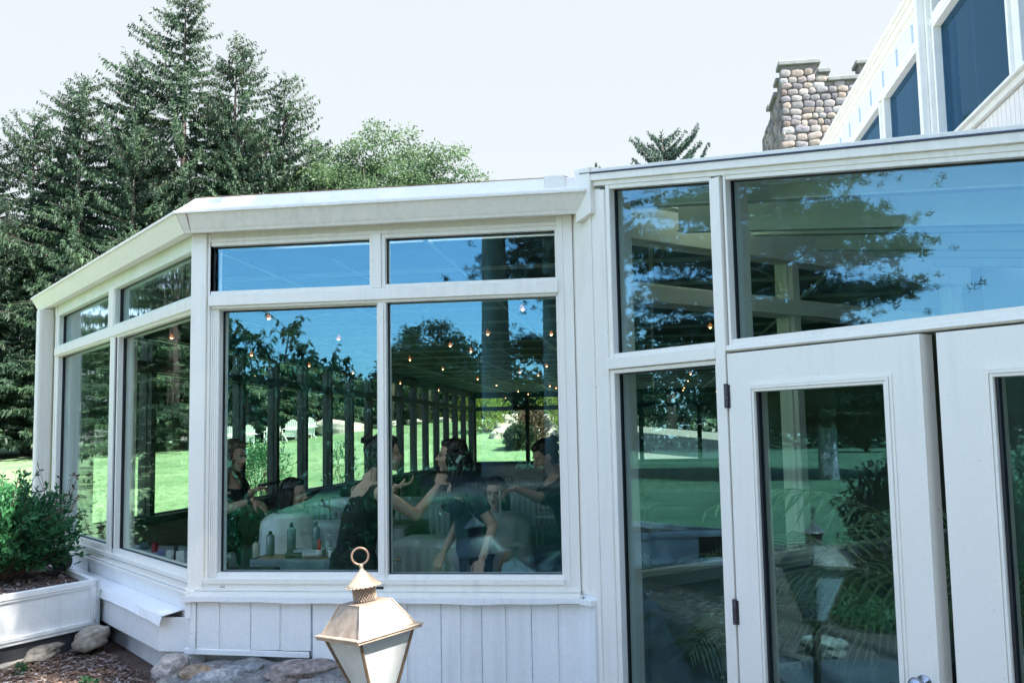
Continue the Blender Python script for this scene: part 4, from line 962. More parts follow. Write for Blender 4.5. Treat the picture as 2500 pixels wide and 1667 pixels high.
def rock(name, lab, loc, r_, seed, m=None, group=None, cat='boulder'):
    rr = random.Random(seed); f = MB(); f.ell((0, 0, 0), (1, 1, 1), None, 30, 20, 0, rr, .75)
    ph = [rr.uniform(0, 6.28) for _ in range(9)]
    vs = []
    for x, y, z in f.v:
        k = 1 + .13 * math.sin(2.3 * x + ph[0]) * math.cos(2.1 * y + ph[1]) + .10 * math.sin(3.7 * z + ph[2] + x * 2) + .05 * math.sin(7 * x + ph[3]) * math.sin(6 * y + ph[4]) + .04 * math.sin(9 * z + 5 * y + ph[5]) + .022 * math.sin(17 * x + 3 * z + ph[6]) * math.sin(15 * y + ph[7]) + .015 * math.sin(23 * z + 19 * x + ph[8])
        vs.append((x * k * r_[0], y * k * r_[1], z * k * r_[2]))
    f.v = vs; o = f.build(name, m or ROCK, smooth=True); o.location = loc; o.rotation_euler = (rr.uniform(-.2, .2), rr.uniform(-.2, .2), rr.uniform(0, 3)); tag(o, lab, cat, group); return o
rr = random.Random(77); words = ['top', 'upper', 'middle', 'lower', 'bottom']; wx = ['far left', 'left', 'centre left', 'centre', 'centre right', 'right']
for i in range(5):
    for j in range(6):
        x = -6.0 + j * .62 + rr.uniform(-.15, .15) + i * .08; z = 3.0 - i * .42; y = 39.0 - i * .75 + rr.uniform(-.2, .2)
        rock('garden_rock', '%s rock of the %s row in the rock slope past the far window' % (wx[j], words[i]), (x, y, max(z * .72 + .1, gz(x, y))), (.34 * rr.uniform(.8, 1.2), .3, .25 * rr.uniform(.8, 1.2)), 300 + i * 6 + j, group='rocks of the garden slope')
rock('lawn_boulder', 'long pale boulder beside the flagpole', (-14.6, 44.5, gz(-14.6, 44.5) + .1), (1.3, .8, .45), 401)
for k, (x, y, l) in enumerate(((-13.0, 47.5, 'flat pale rock right of the flagpole on the hilltop'), (-12.0, 48, 'small pale rock near the hilltop edge'), (-10.6, 48.2, 'rightmost pale rock on the hilltop'))): rock('lawn_boulder', l, (x, y, gz(x, y) + .06), (.5, .3, .16), 410 + k)
f = MB(); f.tube([(0, 0, -.3), (0, 0, 4.2)], [.07, .055], 10); o = f.build('flagpole', mat('weathered white pole', (.7, .68, .62), .6), smooth=True); o.location = (-14.0, 44.2, gz(-14, 44.2)); tag(o, 'plain pale pole standing by the long boulder on the hill', 'pole')
# low stone-coloured path strip and far lawn items at the left edge
f = MB()
def adirondack():
    m = mat('white painted wood', (.82, .82, .80), .5); root = thing('adirondack_chair', '', 'chair')
    def part(n, fn): b = MB(); fn(b); return b.build(n, m, root)
    for sx in (-1, 1):
        part('leg', lambda b: b.hexa([(sx * .30 - .012, -.42, 0), (sx * .30 + .012, -.42, 0), (sx * .30 + .012, -.32, 0), (sx * .30 - .012, -.32, 0), (sx * .30 - .012, -.42, .55), (sx * .30 + .012, -.42, .55), (sx * .30 + .012, -.32, .55), (sx * .30 - .012, -.32, .55)]))
        part('side_rail', lambda b: b.prism([(sx * .27, -.40, .36), (sx * .27, -.40, .24), (sx * .27, .50, 0), (sx * .27, .50, .08)], [(sx * .27 + .02, -.40, .36), (sx * .27 + .02, -.40, .24), (sx * .27 + .02, .50, 0), (sx * .27 + .02, .50, .08)]))
        part('armrest', lambda b: b.box(sx * .34 - .07, sx * .34 + .07, -.46, .34, .55, .575))
    def seat(b):
        for i in range(5): y = -.40 + i * .11; z = .37 - i * .035; b.box(-.27, .27, y, y + .09, z, z + .02)
    part('seat', seat)
    def back(b):
        for i in range(7):
            x = -.27 + i * .09; hh = .78 - ((i - 3) ** 2) * .022
            b.prism([(x - .036, .10, .20), (x + .036, .10, .20), (x + .036, .12, .20), (x - .036, .12, .20)], [(x - .036, .10 + .38 * hh, .20 + hh), (x + .036, .10 + .38 * hh, .20 + hh), (x + .036, .12 + .38 * hh, .20 + hh), (x - .036, .12 + .38 * hh, .20 + hh)])
        b.box(-.33, .33, .30, .325, .55, .60)
    part('backrest', back); return root
ad = adirondack(); GA = 'white wooden lawn chairs in a row on the hill'
spots = [(-18.75, 40.9, 'leftmost white lawn chair of the row, seen between mullions'), (-18.05, 41.2, 'second white lawn chair from the left, half behind a mullion'), (-17.05, 41.6, 'middle white lawn chair of the row seen from behind'), (-16.3, 41.9, 'white lawn chair just right of the middle one, cut by a mullion'), (-15.65, 42.2, 'rightmost white lawn chair of the row on the hill')]
for i, (x, y, l) in enumerate(spots):
    o = ad if i == 0 else dup(ad, (0, 0, 0), 0, l); o.location = (x + .15, y, gz(x, y) + .02); o.rotation_euler = (0, 0, R(205 + i * 3)); tag(o, l, 'chair', GA)

# --- the far wood that closes every horizon: one mass of leaf clumps
rgw = np.random.default_rng(12); P = []; D = []; Lw = []
nC = 9500
a = rgw.uniform(0, 2 * math.pi, nC); rr2 = rgw.uniform(70, 92, nC); x = rr2 * np.cos(a); y = rr2 * np.sin(a)
top_ = 7.5 + 3.0 * np.sin(a * 9) * np.sin(a * 4 + 1) + 1.5 * np.sin(a * 31)
top_ = np.where((y > 40) & (x > -16), top_ * .62, top_)
z = ground_h(x, y) + rgw.uniform(0, 1, nC) ** .8 * top_
c = np.stack([x, y, z], 1); per = 22; cc = np.repeat(c, per, 0) + rgw.normal(size=(nC * per, 3)) * np.array([1.3, 1.3, .8])
Dw = unit(rgw.normal(size=cc.shape) + np.array([0, 0, -.2])); Lw = rgw.uniform(.4, .8, len(cc)); V, F = leaves(cc, Dw, unit(rgw.normal(size=cc.shape) + np.array([0, 0, .6])), Lw, Lw * .6)
o = np_mesh('far_wood', V, F, mat('far wood foliage', (0.04, 0.085, 0.045), .8, var=.1, vs=.12, c2=(0.012, 0.03, 0.02), trans=.15)); tag(o, 'dark unbroken wood closing the far side of the lawn', 'wood', kind='stuff')
# spruces at the left, mirrored in the angled bay windows
for i, (x, y, H, l) in enumerate(((-33, 15, 21, 'spruce mirrored in the right transom of the angled bay'), (-26, 17.5, 17, 'spruce whose low trunk is mirrored in the left bay window'), (-38, 22, 20, 'spruce mirrored in the left transom of the angled bay'), (-36, 8, 18, 'spruce mirrored deep in the right bay window'), (-41, 15, 20, 'tall spruce behind the ones mirrored in the bay'))):
    dup((SPR1, SPR2)[i % 2], (x, y, gz(x, y)), i * 1.7, l, 'tree', 'spruces mirrored in the bay', scale=H / (18.4, 20.9)[i % 2])

# ================================================================= LANTERN
BRASS = mat('tarnished pale brass', (0.56, 0.44, 0.33), 0.5, metal=0.3, var=0.12, vs=14, bump=0.15, bs=80, c2=(0.34, 0.26, 0.20))
BRASSD = mat('dark antique brass', (0.20, 0.14, 0.09), 0.5, metal=0.5, var=0.25, vs=30)
COPPER = mat('copper ring', (0.62, 0.40, 0.27), 0.4, metal=0.6, var=0.15, vs=25)
FROST = mat('frosted lantern glass', (0.86, 0.88, 0.87), 0.3, var=0.05, vs=14, trans=0.6, c2=(.78, .80, .79))
lan = thing('post_lantern', 'old brass post lantern with ring, mesh chimney and frosted panes', 'lantern', (-1.17, 3.90, 0.92))
A0 = R(-84)
def sq(h, z): return [(h * math.cos(A0 + k * math.pi / 2), h * math.sin(A0 + k * math.pi / 2), z) for k in range(4)]
f = MB(); f.prism(sq(.192, .010), sq(.105, .118)); 
for k in range(4):
    a, b = Vector(sq(.193, .010)[k]), Vector(sq(.106, .119)[k]); f.tube([a, b], .0042, 6)
f.prism(sq(.108, .118), sq(.108, .122))
lf = f.build('roof', BRASS, lan, bevel=.0015)
f = MB(); f.prism(sq(.218, -.008), sq(.218, .003)); f.prism(sq(.226, .003), sq(.224, .010)); f.build('eave', BRASS, lan, bevel=.0015)
f = MB(); f.lathe([(.044, .121), (.046, .124), (.0455, .188), (.043, .190)], n=28)
rr = random.Random(2)
f.k = 1
for i in range(26):
    for j in range(7):
        a = 2 * math.pi * (i + .5 * (j % 2)) / 26; z = .128 + j * .0085; f.tube([(.0462 * math.cos(a), .0462 * math.sin(a), z), (.0468 * math.cos(a + .12), .0468 * math.sin(a + .12), z + .0075)], .0016, 4, cap=False)
        f.tube([(.0462 * math.cos(a + .12), .0462 * math.sin(a + .12), z), (.0468 * math.cos(a), .0468 * math.sin(a), z + .0075)], .0016, 4, cap=False)
f.build('chimney', [mat('dark chimney inside', (0.10, 0.085, 0.075), .7), BRASS], lan, smooth=False)
f = MB(); pr = []
f.lathe([(.060, .192), (.070, .183), (.0705, .1845), (.062, .1945), (.056, .198), (.030, .228), (.010, .247), (.006, .256), (.009, .262), (.006, .270), (.002, .272)], n=36)
for i in range(24): a = 2 * math.pi * i / 24; f.ell((.0695 * math.cos(a), .0695 * math.sin(a), .1835), (.0065, .0065, .003), n=8, m=4)
f.build('cap', mat('pale cap brass', (0.62, 0.48, 0.34), .42, metal=.35, var=.1, vs=20), lan, smooth=True)
f = MB(); ang = R(16); u = Vector((math.cos(ang), math.sin(ang), 0)); f.tube([Vector((0, 0, .303)) + u * (.0335 * math.cos(t)) + Vector((0, 0, .0335 * math.sin(t))) for t in [2 * math.pi * k / 40 for k in range(41)]], .0043, 10, cap=False)
f.build('ring', COPPER, lan, smooth=True)
for k in range(4):
    a, b = Vector(sq(.180, -.009)[k]), Vector(sq(.058, -.300)[k]); c, d = Vector(sq(.180, -.009)[(k + 1) % 4]), Vector(sq(.058, -.300)[(k + 1) % 4])
    f = MB(); f.tube([a, b], .0065, 6); f.build('corner_bar', BRASSD, lan)
    n_ = (c - a).cross(b - a).normalized() * .002; f = MB(); e = .03
    f.prism([a.lerp(c, e) * .985 + n_ * 0, a.lerp(c, 1 - e) * .985, b.lerp(d, 1 - e) * .97, b.lerp(d, e) * .97], [a.lerp(c, e) * .985 + n_, a.lerp(c, 1 - e) * .985 + n_, b.lerp(d, 1 - e) * .97 + n_, b.lerp(d, e) * .97 + n_]); f.build('pane', FROST, lan)
f = MB(); f.prism(sq(.070, -.302), sq(.062, -.318)); f.lathe([(.03, -.319), (.022, -.35), (.032, -.36), (.024, -.38), (.022, -.80)], n=16); f.build('post', BRASSD, lan)
fw = Vector((-.284, .959, 0)); lan.rotation_mode = 'QUATERNION'
from mathutils import Quaternion
lan.rotation_quaternion = Quaternion(fw, R(-6.5))

# ================================================================= PLANTER, ROCKS, LEDGE, MULCH
pl = thing('planter_box', 'white metal planter box with a shrub, beside the angled bay', 'planter', (-3.58, 5.90, .55))
A_ = Vector((0, 0, 0)); dfr = Vector((-.3, -.954, 0)).normalized(); dsi = Vector((-S2, S2, 0)); nfr = Vector((.954, -.3, 0)); nsi = Vector((S2, S2, 0))
def pb(mb, s0, s1, d0, d1, z0, z1, e=dfr, n=nfr):
    c = lambda s, d, z: tuple(A_ + e * s + n * d + Vector((0, 0, z)))
    mb.hexa([c(s0, d1, z0), c(s1, d1, z0), c(s1, d0, z0), c(s0, d0, z0), c(s0, d1, z1), c(s1, d1, z1), c(s1, d0, z1), c(s0, d0, z1)])
f = MB(); pb(f, .0, 1.9, -.02, -.004, 0.0, .26); f.build('front_panel', SHEET, pl)
f = MB(); pb(f, .02, 1.9, -.03, .014, .245, .28); pb(f, .02, 1.9, -.004, .008, .228, .245); pb(f, .02, 1.9, -.03, .012, .0, .026); pb(f, .02, 1.9, -.02, .004, -.022, -.001)
pb(f, 0.0, .040, -.004, .010, .0265, .228); pb(f, .040, .052, -.004, .004, .0265, .228)
f.build('rail', SHEET, pl, bevel=.003)
f = MB(); pb(f, -.024, 0.0, -.02, .016, -.02, .278); f.build('corner_strip', mat('aged strip', (.62, .65, .64), .5), pl, bevel=.002)
f = MB(); pb(f, .0, 1.8, -.015, .0, -.02, .275, dsi, nsi); pb(f, .0, 1.8, -.03, .004, .2751, .281, dsi, nsi); f.build('side_panel', SHEET, pl)
f = MB(); c_ = [A_ + dfr * 1.9, A_ + dfr * 1.92, A_ + dfr * 1.92 + dsi * 1.8, A_ + dfr * 1.9 + dsi * 1.8]; f.prism([(p.x, p.y, -.02) for p in c_], [(p.x, p.y, .28) for p in c_]); c_ = [A_ + dsi * 1.78 + dfr * .01, A_ + dsi * 1.8 + dfr * .01, A_ + dsi * 1.8 + dfr * 1.9, A_ + dsi * 1.78 + dfr * 1.9]; f.prism([(p.x, p.y, -.02) for p in c_], [(p.x, p.y, .279) for p in c_]); f.build('back_panel', SHEET, pl)
f = MB(); B_ = dfr * 1.85; D_ = dsi * 1.75; q = [A_ + dfr * .03 + dsi * .03, A_ + B_, A_ + B_ + D_, A_ + D_]
f.prism([(p.x, p.y, .05) for p in q], [(p.x, p.y, .235) for p in q]); f.build('soil', mat('planter bark mulch', (.17, .11, .085), .95, var=.4, vs=60, bump=1, bs=70, bdist=.02, c2=(.05, .03, .024)), pl)
f = MB(); f.prism([tuple(p * .97 + Vector((0, 0, -.35))) for p in q], [tuple(p * .97 + Vector((0, 0, -.02))) for p in q]); f.build('gap_shade_block', mat('dark plinth', (.05, .05, .055), .9), pl)  # dark block stands in for the shade in the gap under the planter
f = MB(); a, b = Vector((-4.40, 6.62, .90)), Vector((-4.12, 6.36, .885))
f.tube([a.lerp(b, i / 24) for i in range(25)], [.052 + (.004 if i % 2 else 0) for i in range(25)], 18); f.k = 1; f.tube([b, b + (b - a).normalized() * .028], [.066, .066], 20)
o = f.build('drain_pipe', [mat('white corrugated plastic', (.75, .77, .75), .4), BLK], smooth=False); tag(o, 'white corrugated drain pipe with a black collar behind the shrub', 'pipe')
WROCK = mat('warm speckled rock', (0.50, 0.44, 0.36), 0.9, var=0.3, vs=14, bump=0.7, bs=40, c2=(0.25, 0.20, 0.15), bdist=.012)
rock('garden_rock', 'tan speckled rock between the planter corner and the duct box', (-3.50, 5.73, .49), (.11, .09, .065), 21, WROCK)
rock('garden_rock', 'flat half buried tan rock under the planter', (-3.74, 5.62, .44), (.19, .09, .045), 25, WROCK)
rock('garden_rock', 'grey buried rock at the lower left photo corner', (-3.86, 5.36, .40), (.16, .10, .045), 23, ROCK)
# mortared stone ledge below the front wall
led = thing('stone_ledge', 'mortared fieldstone ledge at the foot of the front wall', 'stone ledge', (-2.2, 4.95, .27))
f = MB(); rr = random.Random(6); NX, NY = 44, 16
gv = []
for i in range(NX + 1):
    for j in range(NY + 1):
        x = -.47 + 1.35 * i / NX; v = j / NY; y = .12 - .52 * v
        e = max(0, 1 - max(0, (x - .45) / .42) ** 1.6) * max(0, 1 - max(0, (-.36 - x) / .09) ** 2)
        z = .262 * e * (1 - v ** 3.2) + .012 * math.sin(x * 13 + y * 9) * e + .008 * math.sin(x * 31) - .32 * v ** 2.2 * (1 - e * .55) - .1 * (1 - e)
        gv.append((x, y, z))
f.add(gv, [(i * (NY + 1) + j, (i + 1) * (NY + 1) + j, (i + 1) * (NY + 1) + j + 1, i * (NY + 1) + j + 1) for i in range(NX) for j in range(NY)])
f.build('mortar', mat('blue grey mortar', (.27, .26, .245), .95, var=.3, vs=26, bump=1.0, bs=34, bdist=.02, c2=(.11, .112, .115)), led, smooth=True)
for k, (px_, py_, pz_, rx, ry, rz_, c) in enumerate([(-.35, -.03, .235, .085, .08, .075, (.30, .29, .29)), (-.20, -.055, .215, .082, .07, .062, (.36, .27, .19)), (-.03, -.075, .195, .15, .10, .07, (.33, .35, .36)), (.145, -.13, .15, .09, .09, .055, (.32, .24, .20)), (.36, -.05, .245, .17, .09, .045, (.34, .28, .25)), (.28, -.16, .19, .085, .05, .035, (.38, .33, .30)), (.52, -.13, .19, .13, .06, .04, (.33, .31, .30)), (.10, -.02, .245, .07, .05, .03, (.30, .32, .33)), (.66, -.10, .12, .1, .08, .05, (.3, .27, .26))]):
    o = rock('stone', None, (px_, py_, pz_), (rx, ry, rz_), 500 + k, mat('ledge stone %s' % 'abcdefghij'[k], tuple(q * 1.15 for q in c), .9, var=.3, vs=26, bump=1.0, bs=45, bdist=.016, c2=tuple(q * .42 for q in c)))
    o.parent = led
    for kk in ('label', 'category'):
        if kk in o: del o[kk]
# mulch chips
rg = np.random.default_rng(44); n = 15000
x = rg.uniform(-4.6, -1.7, n); y = rg.uniform(4.2, 6.05, n); k = (x + y < 2.36) | ((y < 5.04) & (x > -2.7)); k &= (y < 5.06) | (x < -2.6); x, y = x[k], y[k]; n = len(x)
a = rg.uniform(0, 6.28, n); L = rg.uniform(.012, .045, n); Wd = L * rg.uniform(.15, .45, n); z = ground_h(x, y) + rg.uniform(.0, .022, n); tl = rg.uniform(-.35, .35, n)
d = np.stack([np.cos(a), np.sin(a), tl], 1); s_ = np.stack([-np.sin(a), np.cos(a), rg.uniform(-.3, .3, n)], 1); c = np.stack([x, y, z], 1)
V = np.stack([c - d * L[:, None] / 2 - s_ * Wd[:, None] / 2, c + d * L[:, None] / 2 - s_ * Wd[:, None] / 2, c + d * L[:, None] / 2 + s_ * Wd[:, None] / 2, c - d * L[:, None] / 2 + s_ * Wd[:, None] / 2], 1)
V2 = V + np.array([0, 0, -.004]); VV = np.concatenate([V, V2], 1).reshape(-1, 3); o_ = (np.arange(n) * 8)[:, None]
FF = np.concatenate([o_ + np.array([[0, 1, 2, 3]]), o_ + np.array([[0, 4, 5, 1]]), o_ + np.array([[1, 5, 6, 2]]), o_ + np.array([[2, 6, 7, 3]]), o_ + np.array([[3, 7, 4, 0]])], 1).reshape(-1, 4)
pal = np.array([(.13, .075, .05), (.22, .15, .11), (.34, .29, .27), (.09, .055, .04), (.17, .11, .085), (.42, .38, .36)]); tn = pal[rg.choice(6, n, p=[.27, .22, .12, .17, .16, .06])] * rg.uniform(.7, 1.15, (n, 1))
o = np_mesh('mulch', VV, FF, mat('bark chips', (1, 1, 1), .9, attr=True), tone=np.repeat(tn, 8, 0)); tag(o, 'shredded bark mulch strewn over the bed by the wall', 'mulch', kind='stuff')
# mulch inside the planter
n = 2600; rg = np.random.default_rng(45); P_ = np.array(A_ ) + rg.uniform(.03, 1.8, (n, 1)) * np.array(dfr) + rg.uniform(.03, 1.7, (n, 1)) * np.array(dsi); a = rg.uniform(0, 6.28, n); L = rg.uniform(.012, .06, n)
d = np.stack([np.cos(a), np.sin(a), rg.uniform(-.3, .5, n)], 1); s_ = np.stack([-np.sin(a), np.cos(a), rg.uniform(-.3, .3, n)], 1); c = P_ + np.array([0, 0, .24])
w_ = (L * rg.uniform(.12, .35, n))[:, None]; L = L[:, None]
V = np.stack([c - d * L / 2 - s_ * w_ / 2, c + d * L / 2 - s_ * w_ / 2, c + d * L / 2 + s_ * w_ / 2, c - d * L / 2 + s_ * w_ / 2], 1).reshape(-1, 3)
tn = pal[rg.choice(6, n)] * 1.05; np_mesh('bark_chips', V, np.arange(n * 4).reshape(-1, 4), MT['bark chips'], pl, tone=np.repeat(tn, 4, 0))['kind'] = 'stuff'
# weeds
for k, (x, y, l) in enumerate(((-3.62, 5.22, 'small green weed sprouting in the mulch below the flat rock'), (-3.86, 5.16, 'tiny weed at the lower left corner of the mulch'), (-3.05, 4.98, 'small weed at the bottom edge of the mulch'))):
    o = shrub('weed', l, 600 + k, (x, y, gz(x, y)), .05, .05, SHRUBM, .018, 160, cat='weed', sprigs=3)

# ================================================================= PORCH PALMS AND URNS
TERRA = mat('pale stone urn', (.50, .50, .40), .8, var=.2, vs=14, bump=.4, bs=50)
PALM = leafmat('palm leaflets', (0.34, 0.46, 0.27), (0.18, 0.28, 0.15), .45, 5, .4)
def urn_palm(lab_u, lab_p, loc, seed, hgt, n_f=13, span=1.0):
    u = thing('urn', lab_u, 'urn', loc); f = MB()
    f.lathe([(.11, 0), (.12, .03), (.07, .06), (.09, .10), (.17, .20), (.20, .30), (.19, .37), (.155, .43), (.16, .45), (.215, .475), (.22, .50), (.20, .51), (.185, .49), (.14, .42)], n=32); f.build('bowl', TERRA, u, smooth=True)
    f = MB(); f.lathe([(.005, .47), (.17, .472), (.18, .46)], n=20); f.build('soil', MT['planter bark mulch'], u)
    f = MB()
    for i in range(28): a = 2 * math.pi * i / 28; f.ell((.215 * math.cos(a), .215 * math.sin(a), .487), (.014, .014, .017), n=6, m=4)
    f.build('beaded_rim', TERRA, u, smooth=True)
    p = thing('palm_plant', lab_p, 'palm', (loc[0], loc[1], loc[2] + .47)); rr = random.Random(seed); rg = np.random.default_rng(seed)
    for i in range(n_f):
        az = 2 * math.pi * i / n_f * 1.618 * 2 + rr.uniform(-.3, .3)
        dd_ = (4.697 - loc[0] - loc[1]) * S2; towards = -(math.cos(az) + math.sin(az)) * S2
        shrink = 1.0 if towards < .1 or seed == 13 else max(.12, min(1.0, (-dd_ - .22) / (1.45 * towards * span))); tp_ = (math.sin(az) - math.cos(az)) * S2; shrink = min(shrink, 1.0 if tp_ < .15 or seed == 9 else max(.15, .30 / tp_) if seed == 5 else 1.0); shrink = min(shrink, max(.2, .45 / -tp_) if seed == 13 and tp_ < -.1 else 1.0); L = rr.uniform(.9, 1.5) * span * max(.3, shrink); el = rr.uniform(.7, 1.35); o = Vector((math.cos(az), math.sin(az), 0)); pts = []
        pos = Vector((0, 0, 0)); e_ = el
        for k in range(15):
            pts.append(pos.copy()); pos = pos + (o * math.cos(e_) + Vector((0, 0, 1)) * math.sin(e_)) * (L * hgt / 15); e_ -= (.03 + .012 * k) * 1.15
        f = MB(); f.tube(pts, [.007 - .0004 * k for k in range(15)], 5); f.k = 1
        sd_ = Vector((-math.sin(az), math.cos(az), 0))
        for k in range(4, 15):
            for sub in (0, .5):
                b0 = pts[k] if k == 14 else pts[k].lerp(pts[k + 1], sub); tdir = (pts[min(k + 1, 14)] - pts[k - 1]).normalized(); t_ = (k + sub) / 15
                ll = .30 * math.sin(min(1, t_ * 1.15) * math.pi) ** .6 * span + .05
                for sg in (-1, 1):
                    d0 = (sd_ * sg * .95 + tdir * .55 + Vector((0, 0, -.1))).normalized(); m1_ = b0 + d0 * ll * .5 + Vector((0, 0, -.02)); m2_ = b0 + d0 * ll + Vector((0, 0, -.10 * ll / .3 - .03)); w = tdir * .009
                    f.add([b0 - w * .5, b0 + w * .5, m1_ + w, m2_, m1_ - w], [(0, 1, 2, 4), (4, 2, 3)])
        f.build('frond', [mat('palm stalk', (.18, .2, .09), .6), PALM], p)
urn_palm('stone urn with beaded rim standing inside behind the first door', 'arching palm growing from the urn behind the first door', (.57, 5.47, 0), 5, 1.0, 16, 1.15)
urn_palm('stone urn partly seen behind the second door', 'tall palm with upright fronds behind the second door', (1.75, 4.75, 0), 9, 1.35, 13, 1.2)
urn_palm('stone urn in the room behind the narrow side pane', 'palm in the room whose fronds arch behind the narrow side pane', (.12, 6.55, 0), 13, .95, 12, .85)

# ================================================================= PEOPLE
SKIN = mat('skin', (.56, .34, .25), .5, var=.08, vs=20, spec=.3); SKIN2 = mat('lighter skin', (.66, .43, .33), .5, var=.08, vs=20, spec=.3)
HAIRD = mat('near black hair', (.018, .013, .012), .38, var=.4, vs=40); HAIRB = mat('brown hair', (.075, .045, .028), .42, var=.4, vs=40); HAIRL = mat('highlighted brown hair', (.20, .13, .075), .42, var=.45, vs=25, c2=(.06, .035, .022))
BLACKC = mat('black cloth', (.014, .014, .016), .8, var=.3, vs=20); NAVYC = mat('dark navy cloth', (.022, .028, .05), .8, var=.3, vs=20); CAPEC = mat('white satin cape', (.78, .80, .82), .35, var=.06, vs=8); CAPEG = mat('sheer grey cape', (.42, .47, .50), .4, var=.1, vs=8)
LIPS = mat('lip colour', (.45, .12, .11), .4); EYEW = mat('eye white', (.7, .7, .68), .3); EYED = mat('dark eye', (.02, .015, .012), .2)
def remesh(o, vx, it=6, fac=.5):
    m = o.modifiers.new('remesh', 'REMESH'); m.mode = 'VOXEL'; m.voxel_size = vx; m.use_smooth_shade = True
    s = o.modifiers.new('smooth', 'SMOOTH'); s.factor = fac; s.iterations = it
def cap(f, a, b, ra, rb, n=14, fl=1.0, uv=None):
    a = Vector(a); b = Vector(b); d = (b - a); L = d.length
    if L < 1e-6: f.ell(a, (ra, ra, ra)); return
    d.normalize(); pts = []; rs = []
    for k in range(5): t = math.pi / 2 * k / 4; pts.append(a - d * ra * math.cos(t) * .98); rs.append(max(.0008, ra * math.sin(t)))
    pts.append(a.lerp(b, .5)); rs.append((ra + rb) / 2)
    for k in range(5): t = math.pi / 2 * (1 - k / 4); pts.append(b + d * rb * math.cos(t) * .98); rs.append(max(.0008, rb * math.sin(t)))
    f.tube(pts, rs, n, True, fl, uv)
def hand(f, w, d, pn, grip=.5, sc=1.0):
    """w wrist, d direction, pn palm normal (palm faces pn)"""
    w = Vector(w); d = Vector(d).normalized(); pn = Vector(pn); pn = (pn - d * pn.dot(d)).normalized(); s = d.cross(pn).normalized()
    rot = Matrix((s, d, pn)).transposed()
    f.ell(w + d * .045 * sc, (.040 * sc, .050 * sc, .016 * sc), rot, 14, 8)
    for i, (off, L) in enumerate(((-.030, .062), (-.010, .074), (.011, .070), (.030, .055))):
        b = w + d * .082 * sc + s * off * sc; c1 = grip * (.7 + .1 * i); p1 = b + (d * math.cos(c1) + pn * math.sin(c1)) * L * .5 * sc; c2 = c1 + grip * 1.2; p2 = p1 + (d * math.cos(c2) + pn * math.sin(c2)) * L * .45 * sc
        cap(f, b - d * .01, p1, .0095 * sc, .0085 * sc, 10); cap(f, p1, p2, .0085 * sc, .0065 * sc, 10)
    t0 = w + d * .025 * sc - s * .032 * sc; t1 = t0 + (d * .6 - s * .65 + pn * .35).normalized() * .036 * sc; t2 = t1 + (d * .75 - s * .05 + pn * .6).normalized() * .030 * sc
    cap(f, t0, t1, .013 * sc, .0105 * sc, 10); cap(f, t1, t2, .0105 * sc, .0075 * sc, 10)
